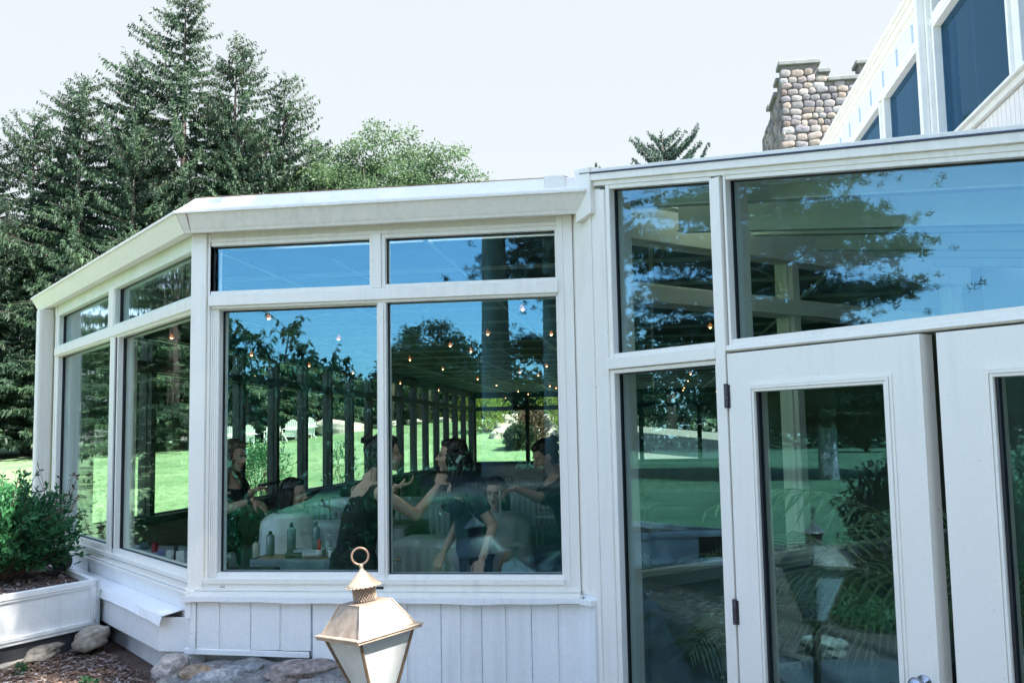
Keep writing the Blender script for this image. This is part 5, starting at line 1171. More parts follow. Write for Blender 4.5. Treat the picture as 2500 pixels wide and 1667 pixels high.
def person(label, pelvis, neck, head, hf, face2d, arms, skin, hairm, hair='long', top=BLACKC, sleeve=.35, bottom=BLACKC, seated=False, cape=None, hup=(0, 0, 1), hairlen=.36, hands=(.5, .5), pns=((0, 0, -1), (0, 0, -1)), seed=1, skirt=False, hdirs=(None, None)):
    root = thing('person', label, 'person', (pelvis[0], pelvis[1], 0), group='women getting ready in the glass room'); off = Vector((pelvis[0], pelvis[1], 0))
    P = Vector(pelvis); N = Vector(neck); H = Vector(head); F = Vector((*face2d, 0)).normalized(); Rv = Vector((F.y, -F.x, 0)); rr = random.Random(seed)
    def B(mb, name, m, par=root, **k):
        mb.v = [tuple(Vector(p) - off) for p in mb.v]; return mb.build(name, m, par, **k)
    f = MB(); sp = P.lerp(N, .55) + F * -.01; SH_ = [N + Vector((0, 0, -.065)) + Rv * (.165 * s) for s in (1, -1)]
    cap(f, P + Rv * .06, P - Rv * .06, .105, .105, 16); cap(f, P, sp, .115, .115, 16, .8, Rv); cap(f, sp, N - Vector((0, 0, .10)), .115, .125, 16, .75, Rv)
    cap(f, SH_[0] - Rv * .02, SH_[1] + Rv * .02, .052, .052, 14); cap(f, N - Vector((0, 0, .08)), N + Vector((0, 0, .02)), .07, .05, 14); cap(f, N, H - Vector((0, 0, .06)) - F * .01, .05, .047, 14)
    for s in (1, -1): cap(f, N - Vector((0, 0, .15)) + F * .07 + Rv * .065 * s, N - Vector((0, 0, .17)) + F * .085 + Rv * .065 * s, .055, .05)
    ahead = []
    for i, s in enumerate((1, -1)):
        E, Wp = Vector(arms[i][0]), Vector(arms[i][1]); cap(f, SH_[i], E, .047, .036); cap(f, E, Wp, .038, .024)
        dd = Vector(hdirs[i]) if hdirs[i] else (Wp - E).normalized(); hand(f, Wp + dd * .012, dd, pns[i], hands[i]); ahead.append((E, Wp))
    legs = []
    for i, s in enumerate((1, -1)):
        h = P + Rv * .085 * s - Vector((0, 0, .05))
        if seated: kn = h + F * .42 + Vector((0, 0, .03)); an = Vector((kn.x, kn.y, .09)) + F * .03
        else: an = Vector((h.x, h.y, .09)) + Rv * .02 * s; kn = h.lerp(an, .5) + F * .02
        cap(f, h, kn, .082, .055); cap(f, kn, an, .055, .036); cap(f, an - Vector((0, 0, .05)) - F * .03, an - Vector((0, 0, .055)) + F * .15, .036, .028); legs.append((h, kn, an))
    # head
    hfv = Vector(hf).normalized(); hu = Vector(hup); hu = (hu - hfv * hu.dot(hfv)).normalized(); hr = hfv.cross(hu).normalized(); RM = Matrix((hr, hfv, hu)).transposed()
    def hp(x, y, z): return H + RM @ Vector((x, y, z))
    def he(mb, c, r_, n=16, m=12): mb.ell(hp(*c), r_, RM, n, m)
    he(f, (0, -.012, .030), (.073, .092, .088), 20, 14); he(f, (0, .022, -.030), (.059, .066, .072)); he(f, (0, .040, -.072), (.036, .040, .034)); he(f, (0, .068, -.092), (.017, .014, .014))
    cap(f, hp(0, .080, .014), hp(0, .106, -.022), .007, .0105, 10); he(f, (.010, .092, -.026), (.008, .010, .007)); he(f, (-.010, .092, -.026), (.008, .010, .007))
    cap(f, hp(.032, .070, .026), hp(-.032, .070, .026), .012, .012, 10)
    for s in (1, -1): he(f, (.034 * s, .060, -.030), (.021, .018, .020)); he(f, (.076 * s, -.004, -.008), (.009, .018, .029))
    he(f, (0, .083, -.050), (.021, .012, .007)); he(f, (0, .080, -.061), (.018, .012, .007))
    bd = B(f, 'body', skin, smooth=True); remesh(bd, .0062, 4, .5)
    # face details
    f = MB()
    for s in (1, -1):
        f.k = 0; he(f, (.029 * s, .0795, .004), (.0115, .006, .0065), 10, 6); f.k = 1; he(f, (.030 * s, .0845, .004), (.0052, .003, .0052), 8, 6); f.k = 2; cap(f, hp(.014 * s, .0885, .021), hp(.044 * s, .078, .023), .0026, .0022, 6); cap(f, hp(.018 * s, .087, .0095), hp(.042 * s, .078, .008), .0016, .0012, 6)
    B(f, 'eyes', [EYEW, EYED, hairm], bd, smooth=True)
    f = MB(); he(f, (0, .0935, -.0495), (.019, .0045, .0045), 10, 6); he(f, (0, .0905, -.0595), (.016, .0045, .005), 10, 6); B(f, 'lips', LIPS, bd, smooth=True)
    # hair
    f = MB(); he(f, (0, -.026, .042), (.083, .092, .090), 20, 14); he(f, (0, .030, .088), (.055, .045, .035)) ; he(f, (0, -.055, -.01), (.074, .060, .085))
    if hair != 'updo':
        for i in range(150):
            a = rr.uniform(.75, 2 * math.pi - .75) - math.pi / 2 + math.pi; a = rr.uniform(-math.pi * .70, math.pi * .70)  # angle round the back
            x, y = math.sin(a) * .082, -math.cos(a) * .092 - .018; z0 = rr.uniform(.0, .085); L = hairlen * rr.uniform(.7, 1.1); pts = []; ph = rr.uniform(0, 6.28); wv = .010 if hair == 'wavy' else .004; k_ = 12
            for k in range(k_):
                t = k / (k_ - 1); q = hp(x * (1 + .10 * math.sin(t * 3)), y - .02 * math.sin(t * 3), z0 - .03)
                q = q - Vector((0, 0, 1)) * (L * t) + Rv * wv * math.sin(ph + t * 13) * (t + .2) + F * wv * math.cos(ph + t * 12) + (-F) * .03 * t
                pts.append(q)
            f.tube(pts, [.011 * (1 - .75 * (k / (k_ - 1))) for k in range(k_)], 6)
    else:
        he(f, (-.02, -.115, .085), (.038, .036, .036)); he(f, (.0, -.105, .03), (.05, .04, .05))
        for i in range(30):
            a = rr.uniform(0, 6.28); c = hp(-.02, -.115, .085); f.tube([c + Vector((math.cos(a + t * 1.5), math.sin(a + t * 1.5), .4 * math.sin(t * 3 + i))) * (.036 + .006 * rr.random()) for t in (0, .4, .8, 1.2, 1.6)], .0045, 5)
        for i in range(12):
            a = rr.uniform(-1.9, 1.9); f.tube([hp(math.sin(a) * .08, -math.cos(a) * .09 - .02, -.04), hp(math.sin(a) * .09, -math.cos(a) * .10 - .02, -.10), hp(math.sin(a) * .085, -math.cos(a) * .10 - .02, -.17)], [.003, .002, .001], 4)
    for i in range(70):      # combed-back ridges
        a = rr.uniform(-1, 1) * 1.25; f.tube([hp(math.sin(a) * .070 * math.cos(t), .055 * math.cos(t * 1.25) - .03 - .06 * math.sin(t * .9), .045 + .090 * math.cos(a * .8) * math.sin(.75 + t * .7) - .028) for t in (0, .35, .7, 1.05, 1.4)], .0055, 5)
    B(f, 'hair', hairm, smooth=True)
    # clothes
    if not cape or cape == 'lap':
        f = MB(); cap(f, P, sp, .130, .128, 16, .82, Rv); cap(f, sp, N - Vector((0, 0, .13)), .128, .133, 16, .78, Rv); cap(f, SH_[0] - Rv * .035, SH_[1] + Rv * .035, .056, .056)
        for s in (1, -1): cap(f, N - Vector((0, 0, .16)) + F * .075 + Rv * .065 * s, N - Vector((0, 0, .18)) + F * .088 + Rv * .065 * s, .06, .056)
        if sleeve > 0:
            for i in (0, 1): E = ahead[i][0]; cap(f, SH_[i], SH_[i].lerp(E, sleeve), .058, .054)
        o = B(f, 'top', top, smooth=True); remesh(o, .011, 4)
        f = MB(); cap(f, P + Rv * .06, P - Rv * .06, .125, .125, 16)
        for h, kn, an in legs:
            if skirt: cap(f, h, kn, .12, .11); cap(f, kn, kn.lerp(an, .5), .11, .12)
            else: cap(f, h, kn, .094, .068); cap(f, kn, an, .068, .055)
        if skirt: cap(f, P - Vector((0, 0, .1)), P - Vector((0, 0, .55)), .15, .17)
        o = B(f, 'skirt' if skirt else 'trousers', bottom, smooth=True); remesh(o, .013, 4)
    if cape:
        f = MB(); n = 64; rows = []; ctr = N.lerp(P, 0) ; rows_n = 22; top0 = N + Vector((0, 0, -.015))
        for j in range(rows_n + 1):
            t = j / rows_n; ring = []
            for i in range(n):
                a = 2 * math.pi * i / n; fo = 1 + .07 * math.sin(a * 9 + seed) * min(1, t * 1.6) + .04 * math.sin(a * 17 + j * .2) * t
                pt = (0, .04, .08, .12, .18, .30, .50, 1.0); sx = float(np.interp(t, pt, (.062, .13, .19, .228, .244, .25, .27, .36))); zz = float(np.interp(t, pt, (.045, .030, .012, -.015, -.075, -.22, -.43, -.98)))
                sy = sx * .74 + ((.95 if seated else .1) * max(0, t - .26) ** .85 * (1 if math.cos(a) > 0 else .12))
                ring.append(top0 + Rv * math.sin(a) * sx * fo + F * math.cos(a) * sy * fo + Vector((0, 0, zz)))
            rows.append(ring)
        f.add([q for r_ in rows for q in r_], [(j * n + i, j * n + (i + 1) % n, (j + 1) * n + (i + 1) % n, (j + 1) * n + i) for j in range(rows_n) for i in range(n)])
        o = B(f, 'cape', cape, smooth=True); s_ = o.modifiers.new('thick', 'SOLIDIFY'); s_.thickness = .003
    return root
DOWN = (0, 0, -1)
# stylist at the left edge, looking right
person('woman with long highlighted hair styling a seated client at the left', (-3.29, 7.10, .93), (-3.24, 7.08, 1.42), (-3.17, 7.06, 1.58), (.93, -.22, -.20), (.95, -.3), [((-3.17, 6.93, 1.19), (-2.97, 6.93, 1.255)), ((-3.12, 7.22, 1.17), (-3.02, 7.02, 1.31))], SKIN, HAIRL, 'wavy', BLACKC, .32, BLACKC, hairlen=.40, hands=(.55, .9), pns=((0, .3, -1), (.6, 0, -.8)), seed=2, hdirs=((.85, .1, -.45), (.8, .2, .35)))
f = MB(); f.tube([(-2.965, 7.02, 1.355), (-2.80, 7.06, 1.385)], [.013, .011], 10); f.k = 0; o = f.build('hair_straightener', BLACKC, smooth=True); tag(o, 'black hair straightener held up to the seated client by the stylist', 'hair tool')
f = MB(); f.lathe([(.031, -.012), (.033, 0), (.031, .012)], c=(0, 0, 0), n=16); o = f.build('wristwatch', BLK); o.location = (-2.985, 6.928, 1.25); o.rotation_euler = (0, R(75), 0); tag(o, 'black wristwatch on the left stylist', 'watch')
person('seated client in a white cape with long dark hair, in profile facing right', (-2.83, 7.14, .66), (-2.77, 7.12, 1.135), (-2.71, 7.10, 1.285), (.98, -.12, -.02), (.98, -.2), [((-2.76, 6.98, .93), (-2.58, 7.04, .82)), ((-2.76, 7.27, .93), (-2.58, 7.2, .82))], SKIN2, HAIRD, 'long', CAPEC, 0, NAVYC, seated=True, cape=CAPEC, hairlen=.50, seed=3)
person('make-up artist in a black dress seen from behind, hair in a bun', (-1.89, 5.98, .93), (-1.79, 6.00, 1.42), (-1.70, 6.05, 1.595), (.85, .50, -.05), (.72, .70), [((-1.50, 6.02, 1.21), (-1.405, 6.24, 1.375)), ((-1.84, 6.30, 1.22), (-1.72, 6.36, 1.37))], SKIN2, HAIRD, 'updo', BLACKC, 0.0, BLACKC, hands=(.8, .6), pns=((-.3, .6, -.6), (0, 0, 1)), seed=4, skirt=True, hdirs=((.15, .55, .6), (.5, .2, .1)))
f = MB(); f.tube([(-1.375, 6.33, 1.455), (-1.40, 6.36, 1.36)], [.0045, .003], 8); o = f.build('makeup_brush', mat('pale wood', (.75, .72, .62), .5)); tag(o, 'thin pale make-up brush in the artist\'s raised hand', 'brush')
f = MB(); f.lathe([(.05, 0), (.055, .004), (.055, .012), (.048, .014)], n=24); o = f.build('makeup_palette', mat('dark glossy palette', (.05, .03, .025), .2)); o.location = (-1.66, 6.42, 1.375); tag(o, 'small round dark palette held in the artist\'s other hand', 'palette')
person('woman with dark wavy hair having her make-up done, facing left', (-1.26, 6.78, .92), (-1.33, 6.72, 1.40), (-1.40, 6.66, 1.56), (-.95, -.30, .03), (-.85, -.5), [((-1.40, 6.94, 1.10), (-1.48, 6.75, .90)), ((-1.10, 6.58, 1.08), (-1.14, 6.36, .90))], SKIN2, HAIRD, 'wavy', NAVYC, .5, NAVYC, hairlen=.36, hands=(.4, .6), seed=5)
f = MB(); f.lathe([(.027, -.006), (.029, 0), (.027, .006)], n=16); o = f.build('bracelet', mat('silver links', (.7, .7, .7), .25, metal=1)); o.location = (-1.137, 6.375, .912); o.rotation_euler = (R(60), 0, 0); tag(o, 'silver bracelet on the woman facing left', 'bracelet')
f = MB(); f.box(-.03, .03, -.006, .006, -.012, .012); o = f.build('hair_clip', mat('pale clip', (.5, .6, .58), .3), bevel=.003); o.location = (-1.33, 6.575, 1.545); o.rotation_euler = (0, R(-55), .3); tag(o, 'pale hair clip in the dark wavy hair', 'hair clip')
person('stylist in black at the right edge bending over a client', (-.62, 7.56, .93), (-.74, 7.50, 1.39), (-.84, 7.45, 1.535), (-.75, -.45, -.42), (-.85, -.45), [((-.92, 7.62, 1.20), (-1.02, 7.40, 1.28)), ((-.86, 7.20, 1.24), (-1.03, 7.12, 1.315))], SKIN, HAIRD, 'updo', BLACKC, .75, BLACKC, hands=(.7, .8), seed=6, hdirs=(None, (-.7, -.25, -.35)))
f = MB(); f.tube([(-1.13, 7.08, 1.30), (-1.125, 7.05, 1.12)], [.007, .006], 8); o = f.build('curling_wand', mat('white plastic', (.75, .75, .73), .4)); tag(o, 'thin white curling wand hanging from the right stylist\'s hand', 'hair tool')
person('seated client facing the window in a pale draped cape', (-1.17, 7.42, .66), (-1.19, 7.35, 1.11), (-1.20, 7.31, 1.265), (-.05, -1, -.05), (-.1, -1), [((-1.33, 7.28, .92), (-1.25, 7.08, .82)), ((-1.02, 7.28, .92), (-1.10, 7.08, .82))], SKIN2, HAIRD, 'long', CAPEG, 0, NAVYC, seated=True, cape=CAPEG, hairlen=.3, seed=7)

# ================================================================= TABLES AND THINGS ON THEM
CLOTH = mat('white tablecloth', (.62, .65, .65), .8, var=.05, vs=5); CLOTHG = mat('blue grey table skirt', (.20, .25, .28), .75, var=.2, vs=9); WOODT = mat('bare table top', (.42, .30, .16), .5, var=.2, vs=8, stretch=(1, 6, 1))
def table(name, lab, x0, x1, y0, y1, h, cloth=CLOTH, topm=None, drop=.5, group=None, rz=0.0):
    cx, cy = (x0 + x1) / 2, (y0 + y1) / 2; a, b = (x1 - x0) / 2, (y1 - y0) / 2; t = thing('table', lab, 'table', (cx, cy, 0), rz, group)
    f = MB(); f.box(-a, a, -b, b, h - .03, h - .006); f.build('tabletop', topm or WOODT, t)
    for sx in (-1, 1):
        for sy in (-1, 1): f = MB(); f.tube([(sx * (a - .06), sy * (b - .06), 0), (sx * (a - .06), sy * (b - .06), h - .03)], .016, 8); f.build('leg', BLK, t)
    f = MB(); n = 120; e = .012; per = []
    cor = [(-a - e, -b - e), (a + e, -b - e), (a + e, b + e), (-a - e, b + e)]
    for i in range(4):
        p, q = Vector(cor[i]), Vector(cor[(i + 1) % 4]); L = (q - p).length; nn = Vector(((q - p).y, -(q - p).x)).normalized(); k = max(8, int(L / .02))
        for j in range(k): per.append((p.lerp(q, j / k), nn, L * j / k + i))
    rows = []
    for zt, am in ((0, 0), (.04, .15), (.12, .5), (.3, .9), (1, 1.3)): rows.append([(p.x + nn.x * .012 * am * math.sin(s * 75), p.y + nn.y * .012 * am * math.sin(s * 75), h - drop * zt) for p, nn, s in per])
    n = len(per); f.add([q for r_ in rows for q in r_], [(j * n + i, j * n + (i + 1) % n, (j + 1) * n + (i + 1) % n, (j + 1) * n + i) for j in range(4) for i in range(n)])
    if topm is None: f.add([(cor[i][0], cor[i][1], h + .0005) for i in range(4)], [(0, 1, 2, 3)])
    o = f.build('table_cloth', cloth, t, smooth=True); s_ = o.modifiers.new('t', 'SOLIDIFY'); s_.thickness = .002; return t
TA = 0.88
table('t', 'skirted styling table crowded with bottles by the window', -2.78, -2.22, 6.50, 7.0, TA, CLOTHG, WOODT, .6)
table('t', 'dark covered table with brushes at the left pane corner', -3.15, -2.50, 5.72, 6.25, .86, mat('dark cloth', (.05, .06, .06), .8), None, .5)
table('t', 'table of cosmetics inside the angled bay window', -4.0, -3.2, 6.7, 7.5, .86, mat('pale cloth', (.35, .4, .42), .8), None, .4)
table('t', 'white clothed table just behind the seated caped client', -4.0, -2.6, 9.9, 11.0, .76)
table('t', 'white clothed table right of the make-up artist', -2.3, -1.35, 8.2, 9.1, .78)
table('t', 'long white banquet table in the middle of the room', -5.0, -2.9, 13.6, 15.2, .76)
table('t', 'white clothed table past the right stylist', -2.7, -1.2, 15.6, 17, .76)
def bottle(lab, x, y, z, h, r_, m, capm, kind='can', name='bottle', cat='bottle'):
    t = thing(name, lab, cat, (x, y, z)); f = MB()
    if kind == 'can': f.lathe([(r_ * .95, 0), (r_, .004), (r_, h * .78), (r_ * .8, h * .84), (r_ * .45, h * .87)], n=20)
    elif kind == 'pump': f.lathe([(r_ * .95, 0), (r_, .004), (r_, h * .62), (r_ * .5, h * .70), (r_ * .35, h * .72)], n=20)
    else: f.lathe([(r_ * .9, 0), (r_, .004), (r_, h * .7), (r_ * .95, h * .72)], n=20)
    f.build('body', m, t, smooth=True); f = MB()
    if kind == 'can': f.lathe([(r_ * .42, h * .871), (r_ * .42, h * .98), (r_ * .3, h)], n=14)
    elif kind == 'pump': f.lathe([(r_ * .25, h * .721), (r_ * .2, h * .9), (r_ * .45, h * .91), (r_ * .4, h)], n=12); f.box(0, r_ * 1.0, -r_ * .15, r_ * .15, h * .93, h * .98)
    else: f.lathe([(r_ * .97, h * .721), (r_ * .97, h), (r_ * .9, h)], n=20)
    f.build('cap', capm, t, smooth=True); return t
gl1 = mat('grey green metal can', (.22, .27, .28), .3, metal=.4); tan = mat('tan plastic', (.55, .50, .38), .4); wht = mat('white plastic', (.75, .75, .73), .4); red = mat('red plastic', (.55, .03, .03), .35); dkg = mat('smoky green bottle', (.12, .17, .15), .15); cle = mat('pale clear plastic', (.5, .56, .56), .15)
z = TA
bottle('tan bottle with a black pump at the left end of the bottles', -2.86, 6.75, TA - .02, .15, .024, tan, BLK, 'pump')
bottle('blue grey spray can second from the left', -2.74, 6.72, z, .17, .030, gl1, BLK)
bottle('tall smoky bottle in front of the caped client', -2.545, 6.62, z, .24, .031, dkg, BLK)
bottle('tall grey green can right of the caped client', -2.40, 6.72, z, .235, .026, gl1, BLK)
bottle('small red spray can on the white jar', -2.335, 6.60, z + .052, .075, .014, red, red)
bottle('squat white jar under the red can', -2.335, 6.60, z, .05, .022, wht, wht, 'jar')
bottle('slim white pump bottle behind the red can', -2.29, 6.66, z, .15, .017, cle, wht, 'pump')
bottle('small pale jar at the right end of the table', -2.245, 6.58, z, .075, .017, wht, cle, 'jar')
f = MB(); f.box(-.11, .11, -.06, .06, 0, .004)
for a in ((-.11, -.107, -.06, .06), (.107, .11, -.06, .06), (-.107, .107, -.06, -.057), (-.107, .107, .057, .06)): f.box(*a, .004, .05)
o = f.build('tray', cle); o.location = (-2.43, 6.66, z + .001); tag(o, 'clear plastic tray among the bottles', 'tray')
rb = thing('round_brush', 'round bristle brush lying at the front of the table', 'hairbrush', (-2.46, 6.53, z + .024), .15); f = MB(); f.tube([(-.09, 0, 0), (.03, 0, 0)], .016, 14); rr = random.Random(3)
for i in range(240):
    a = rr.uniform(0, 6.28); x = rr.uniform(-.085, .025); f.tube([(x, .016 * math.cos(a), .016 * math.sin(a)), (x, .024 * math.cos(a), .024 * math.sin(a))], .0009, 3)
f.build('head', mat('brush barrel', (.10, .09, .07), .6), rb); f = MB(); f.tube([(.03, 0, 0), (.045, 0, 0), (.05, 0, 0), (.14, 0, 0), (.15, 0, 0)], [.017, .017, .008, .010, .004], 12); f.build('handle', wht, rb)
f = MB(); f.ell((0, 0, 0), (.022, .012, .012)); f.tube([(-.01, 0, 0), (-.09, -.01, -.005)], [.006, .003], 8); o = f.build('wooden_brush', mat('wooden brush', (.5, .32, .2), .5), smooth=True); o.location = (-1.62, 6.05, .93); tag(o, 'wooden handled brush lying right of the centre mullion', 'brush')
cup = thing('brush_cup', 'cup of big round powder brushes at the left pane corner', 'cup', (-2.70, 5.80, .861)); f = MB(); f.lathe([(.05, 0), (.055, .002), (.06, .09), (.056, .09), (.05, .005)], n=24); f.build('cup', mat('dark cup', (.05, .06, .06), .3), cup, smooth=True)
pu = [mat('puff tan', (.45, .38, .30), .9), mat('puff grey', (.22, .26, .23), .9), mat('puff pale', (.55, .53, .46), .9)]
for i in range(13):
    a = rr.uniform(0, 6.28); t = rr.uniform(.3, 1); tip = Vector((math.cos(a) * .10 * t, math.sin(a) * .05 * t, .10 + rr.uniform(0, .055)))
    f = MB(); f.tube([(0, 0, .01), tip], .003, 6); f.k = 1; f.ell(tip, (.018, .018, .022), n=12, m=8); f.build('brush', [wht, pu[i % 3]], cup, smooth=True)
# objects in the angled bay
box_specs = [(-3.12, 6.02, .05, .04, .075, wht, 'white carton at the right end of the bay sill'), (-3.20, 6.12, .025, .025, .10, BLK, 'black bottle shaped box in the bay window'), (-3.32, 6.28, .06, .04, .05, wht, 'low white tub box in the bay window'), (-3.48, 6.44, .045, .04, .035, mat('violet card', (.30, .25, .6), .6), 'violet carton in the bay window'), (-3.62, 6.62, .05, .03, .06, mat('crimson card', (.5, .04, .06), .6), 'crimson box leaning in the bay window'), (-3.80, 6.80, .08, .05, .05, mat('slate pouch', (.10, .14, .17), .7), 'dark slate pouch in the bay window'), (-3.02, 5.96, .012, .012, .09, mat('pink tube', (.7, .1, .35), .4), 'pink tube beside the white carton')]
for i, (x, y, a, b, h, m, l) in enumerate(box_specs):
    f = MB(); f.prism([(-a / 2, -b / 2, 0), (a / 2, -b / 2, 0), (a / 2, b / 2, 0), (-a / 2, b / 2, 0)], [(-a * .46, -b * .46, h), (a * .46, -b * .46, h), (a * .46, b * .46, h), (-a * .46, b * .46, h)]); o = f.build('cosmetics_box', m, bevel=.003); o.location = (x + .0, y + .10, .905); o.rotation_euler = (0, 0, .6 + i); tag(o, l, 'box')
f = MB(); WL.box(f, 1.2, 3.97, -.42, -.13, .885, .903); cpart(f, 'inner_sill', mat('grey inner sill', (.4, .44, .46), .6))
# pendants
AMB = mat('glowing amber bulb', (1.0, .66, .34), .4, emit=3); CLR = mat('dark pendant metal', (.05, .04, .035), .5)
pen = thing('pendant_lamp', 'small amber pendant lamp hanging from the dark ceiling of the glass room', 'pendant lamp', (0, 0, 0), 0, 'amber pendants under the ceiling')
f = MB(); f.tube([(0, 0, .06), (0, 0, .26)], .002, 4); f.build('cord', CLR, pen)
f = MB(); f.lathe([(.008, .062), (.014, .05), (.020, .03), (.034, .012), (.033, .011), (.018, .03), (.007, .058)], n=14); f.build('shade', mat('warm glass shade', (.7, .5, .35), .2, trans=.4), pen)
f = MB(); f.ell((0, 0, .018), (.013, .013, .018), n=10, m=8); f.build('bulb', AMB, pen, smooth=True)
PEN = [(-3.09, 7.52), (-3.09, 9.3), (-4.51, 14.25), (-2.18, 10.38), (-2.1, 11.18), (-1.58, 9.31), (-1.0, 7.55), (-3.07, 12.1), (-3.06, 14.01), (-3.03, 16.72), (-3.06, 18.97), (-0.98, 9.55), (-1.52, 14.03), (-1.89, 16.14), (-2.08, 15.25), (-2.09, 19.84), (-2.06, 20.8), (-3.04, 21.93), (-3.03, 23.64), (-3.9, 25.65), (-1.34, 6.85), (0.56, 9.37), (-4.63, 10.76), (-0.29, 16.18), (0.65, 16.97), (0.68, 19.15), (0.7, 22.17), (0.71, 23.48), (1.58, 24.96), (-4.54, 8.68), (-4.6, 12.6), (-4.6, 17.4), (-4.55, 20.4)]
for i, (x, y) in enumerate(PEN):
    o = pen if i == 0 else dup(pen, (0, 0, 0), 0, 'x'); o.location = (x, y, 2.672); o.scale = (.8, .8, 1)
    rows_ = [-4.57, -3.07, -2.1, -1.3, .65]; ri = min(range(5), key=lambda q: abs(rows_[q] - x)); rk = sorted(yy for xx, yy in PEN if min(range(5), key=lambda q: abs(rows_[q] - xx)) == ri).index(y)
    o['label'] = 'amber pendant lamp, %s from the window in the %s row' % (ORD[rk], ('leftmost', 'second', 'middle', 'fourth', 'rightmost')[ri])
f = MB(); 
# banquet chairs far in the room
ch = thing('banquet_chair', 'slim wooden banquet chair at the far white tables', 'chair', (0, 0, 0), 0, 'wooden banquet chairs'); CW = mat('golden chair wood', (.34, .22, .10), .45)
for sx in (-1, 1):
    f = MB(); f.tube([(sx * .19, -.19, 0), (sx * .19, -.19, .44)], .013, 6); f.build('leg', CW, ch); f = MB(); f.tube([(sx * .19, .20, 0), (sx * .19, .19, .45), (sx * .18, .25, .90)], .013, 6); f.build('leg', CW, ch)
f = MB(); f.box(-.21, .21, -.21, .21, .44, .475); f.build('seat', CLOTH, ch)
f = MB()
for z in (.90, .78, .56): f.tube([(-.18, .19 + (z - .45) * .13, z), (.18, .19 + (z - .45) * .13, z)], .010, 6)
for x in (-.11, -.04, .04, .11): f.tube([(x, .205, .56), (x, .247, .90)], .007, 5)
f.build('backrest', CW, ch)
CHP = [(-4.6, 13.0, 3.3), (-3.6, 13.1, 3.1), (-4.4, 15.8, .1), (-3.4, 15.8, -.1), (-2.4, 14.9, 3.2), (-1.6, 15.0, 3.0), (-2.3, 17.6, 0), (-1.5, 17.6, .1), (-1.9, 18.6, 3.1), (-.6, 15.2, 2.6), (-.3, 16.5, 1.5), (-2.9, 19.2, 2.9), (-1.2, 19.4, 3.3), (-.4, 19, 3)]
for i, (x, y, a) in enumerate(CHP):
    o = ch if i == 0 else dup(ch, (0, 0, 0), 0, 'x'); o['label'] = 'wooden banquet chair, %s from the front at the far white tables' % ORD[sorted(c_[1] + c_[0] * .001 for c_ in CHP).index(y + x * .001)]; o.location = (x, y, 0); o.rotation_euler = (0, 0, a)
# ================================================================= SHADE TREE, unseen, leaf clumps set along sun rays to shade the front wall
tgt = [(x, 5.1, z) for x in np.linspace(-2.35, -.3, 6) for z in (.3, 1.1, 1.9, 2.7, 3.05)] + [(-2.35 + .3 * i, 4.75, .4) for i in range(3)]
extra = [(-3.93, 4.95, .7), (-4.02, 4.65, .7), (-4.1, 4.35, .7), (-4.15, 4.1, .9), (-3.9, 5.0, .4)] + [(x, y, 0) for x in (-1.3, -.7) for y in (.3, 1.3)] + [(0.6, 3.6, 1.0), (1.2, 3.0, 1.5), (1.6, 2.6, 2.2), (1.4, 4.4, 0), (.4, 2, 0), (-.4, .5, 0), (1.2, .8, 0), (1.0, -.8, 0), (2.2, .4, 0)]
root = thing('added_shade_tree', 'unseen leafy tree right of the photographer, added to shade the front wall', 'tree', (11.5, -3.2, 0)); rg = np.random.default_rng(70); cc = []
for k, t in enumerate(tgt + extra): cc.append(np.array(t) + np.array(sd) * (15.5 + rg.uniform(-.8, .8)))
cc = np.array(cc); P = np.repeat(cc, 380, 0) + rg.normal(size=(len(cc) * 380, 3)) * .30; D = unit(rg.normal(size=P.shape) + np.array([0, 0, -.2])); Ls = rg.uniform(.07, .14, len(P)); V, F = leaves(P, D, unit(rg.normal(size=P.shape) + np.array([0, 0, .8])), Ls, Ls * .55); V = V - np.array([11.5, -3.2, 0])
np_mesh('crown', V, F, DEC2, root); f = MB(); f.tube([(0, 0, -.3), (0, 0, 6), (-.6, .6, 11)], [.35, .28, .15], 10)
for k in range(0, len(cc), 3): c = Vector(cc[k]) - Vector((11.5, -3.2, 0)); f.tube([(-.4, .4, 9.5), (Vector((-.5, .5, 11)) + c) / 2, c], [.12, .06, .02], 5)
f.build('trunk', BARK, root, smooth=True)

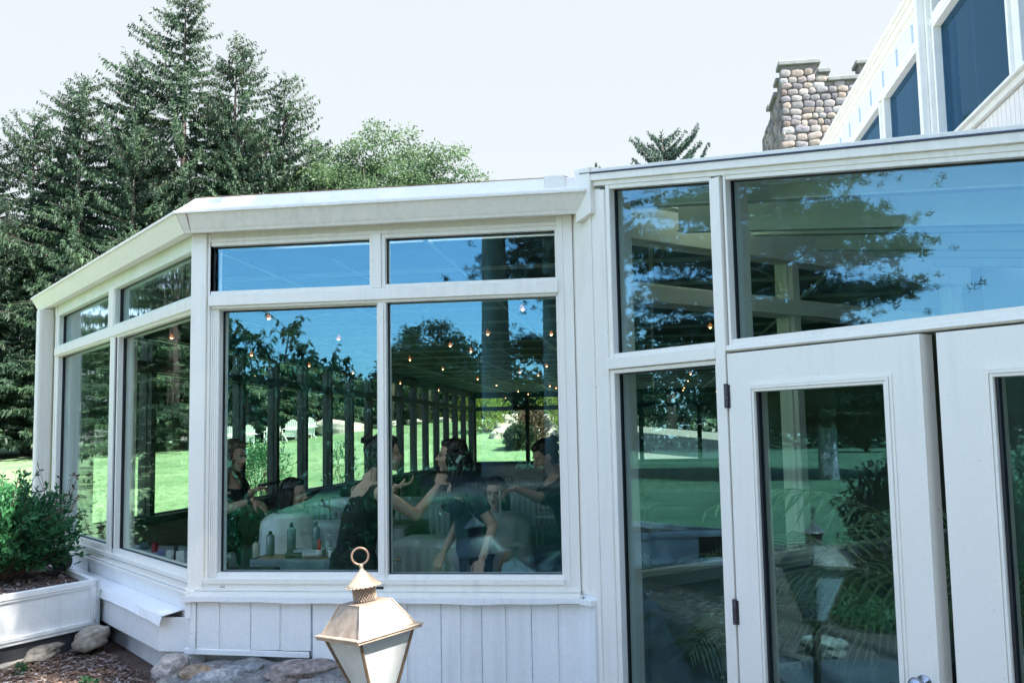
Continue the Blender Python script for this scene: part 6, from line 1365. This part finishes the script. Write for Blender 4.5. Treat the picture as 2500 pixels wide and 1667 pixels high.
for i, (x, y, k, l) in enumerate(((3.6, -7.8, 1.05, 'unseen round tree added right behind the photographer to shade the near lawn'), (7.0, -12.5, 1.2, 'unseen round tree added far right behind the photographer for shade'), (7.2, -20.5, 1.15, 'unseen round tree added right of the mirrored pines for shade'), (-9.5, -7, .0, ''))):
    if k: dup(dark, (x, y, gz(x, y)), i * 1.4, l, 'tree', 'added shade trees behind the photographer', scale=k)  # trees added out of view to shade the lawn the panes mirror
n = 60000; rg = np.random.default_rng(71); x = rg.uniform(-5.6, -2.1, n); y = rg.uniform(-.9, 3.6, n); k = (np.hypot((x + 3.8) / 1.75, (y - 1.4) / 2.2) < 1 + .15 * np.sin(x * 5) * np.cos(y * 4)); x, y = x[k], y[k]; n = len(x)
P = np.stack([x, y, ground_h(x, y) + rg.uniform(0.01, .17, n) * (.6 + .4 * np.sin(x * 9) * np.sin(y * 8))], 1); D = unit(rg.normal(size=P.shape) + np.array([0, 0, .35])); Ls = rg.uniform(.025, .06, n); V, F = leaves(P, D, unit(rg.normal(size=P.shape) * .6 + np.array([0, 0, 1])), Ls, Ls * .5)
o = np_mesh('ground_cover_bed', V, F, MT['ground cover leaves']); tag(o, 'leafy green ground cover filling the bed left of the lantern', 'ground cover', kind='stuff')

rock('garden_rock', 'long pale edging rock mirrored low in the first door pane', (-2.05, 3.15, .22), (.22, .13, .09), 701, WROCK)
rock('garden_rock', 'flat brown edging rock mirrored beside the long pale one', (-2.15, 2.55, .20), (.25, .16, .07), 702, WROCK)
rock('garden_rock', 'mossy edging rock mirrored under the lantern', (-2.3, 3.75, .24), (.14, .11, .07), 703, WROCK)
rock('garden_rock', 'big grey rock mirrored at the lower right of the front window', (-.9, -3.2, .25), (.45, .3, .22), 704, ROCK)
rock('garden_rock', 'brown rock mirrored at the right edge of the front window', (-.35, -3.4, .22), (.3, .25, .2), 705, WROCK)

for i in range(11):  # dark row added to screen the bright lawn from the mirrored view
    x = -13.5 + i * 1.75; y = -23.5 + (i % 3) * 1.1
    o = shrub('added_understory_shrub', '%s dark shrub from the left under the mirrored pines, added to screen the bright lawn' % ORD[i], 800 + i, (x, y, gz(x, y) - .1), 1.45, 2.3 + .4 * (i % 2), BUSHD, .16, 5200, sprigs=8); o['group'] = 'added shrubs under the mirrored pines'
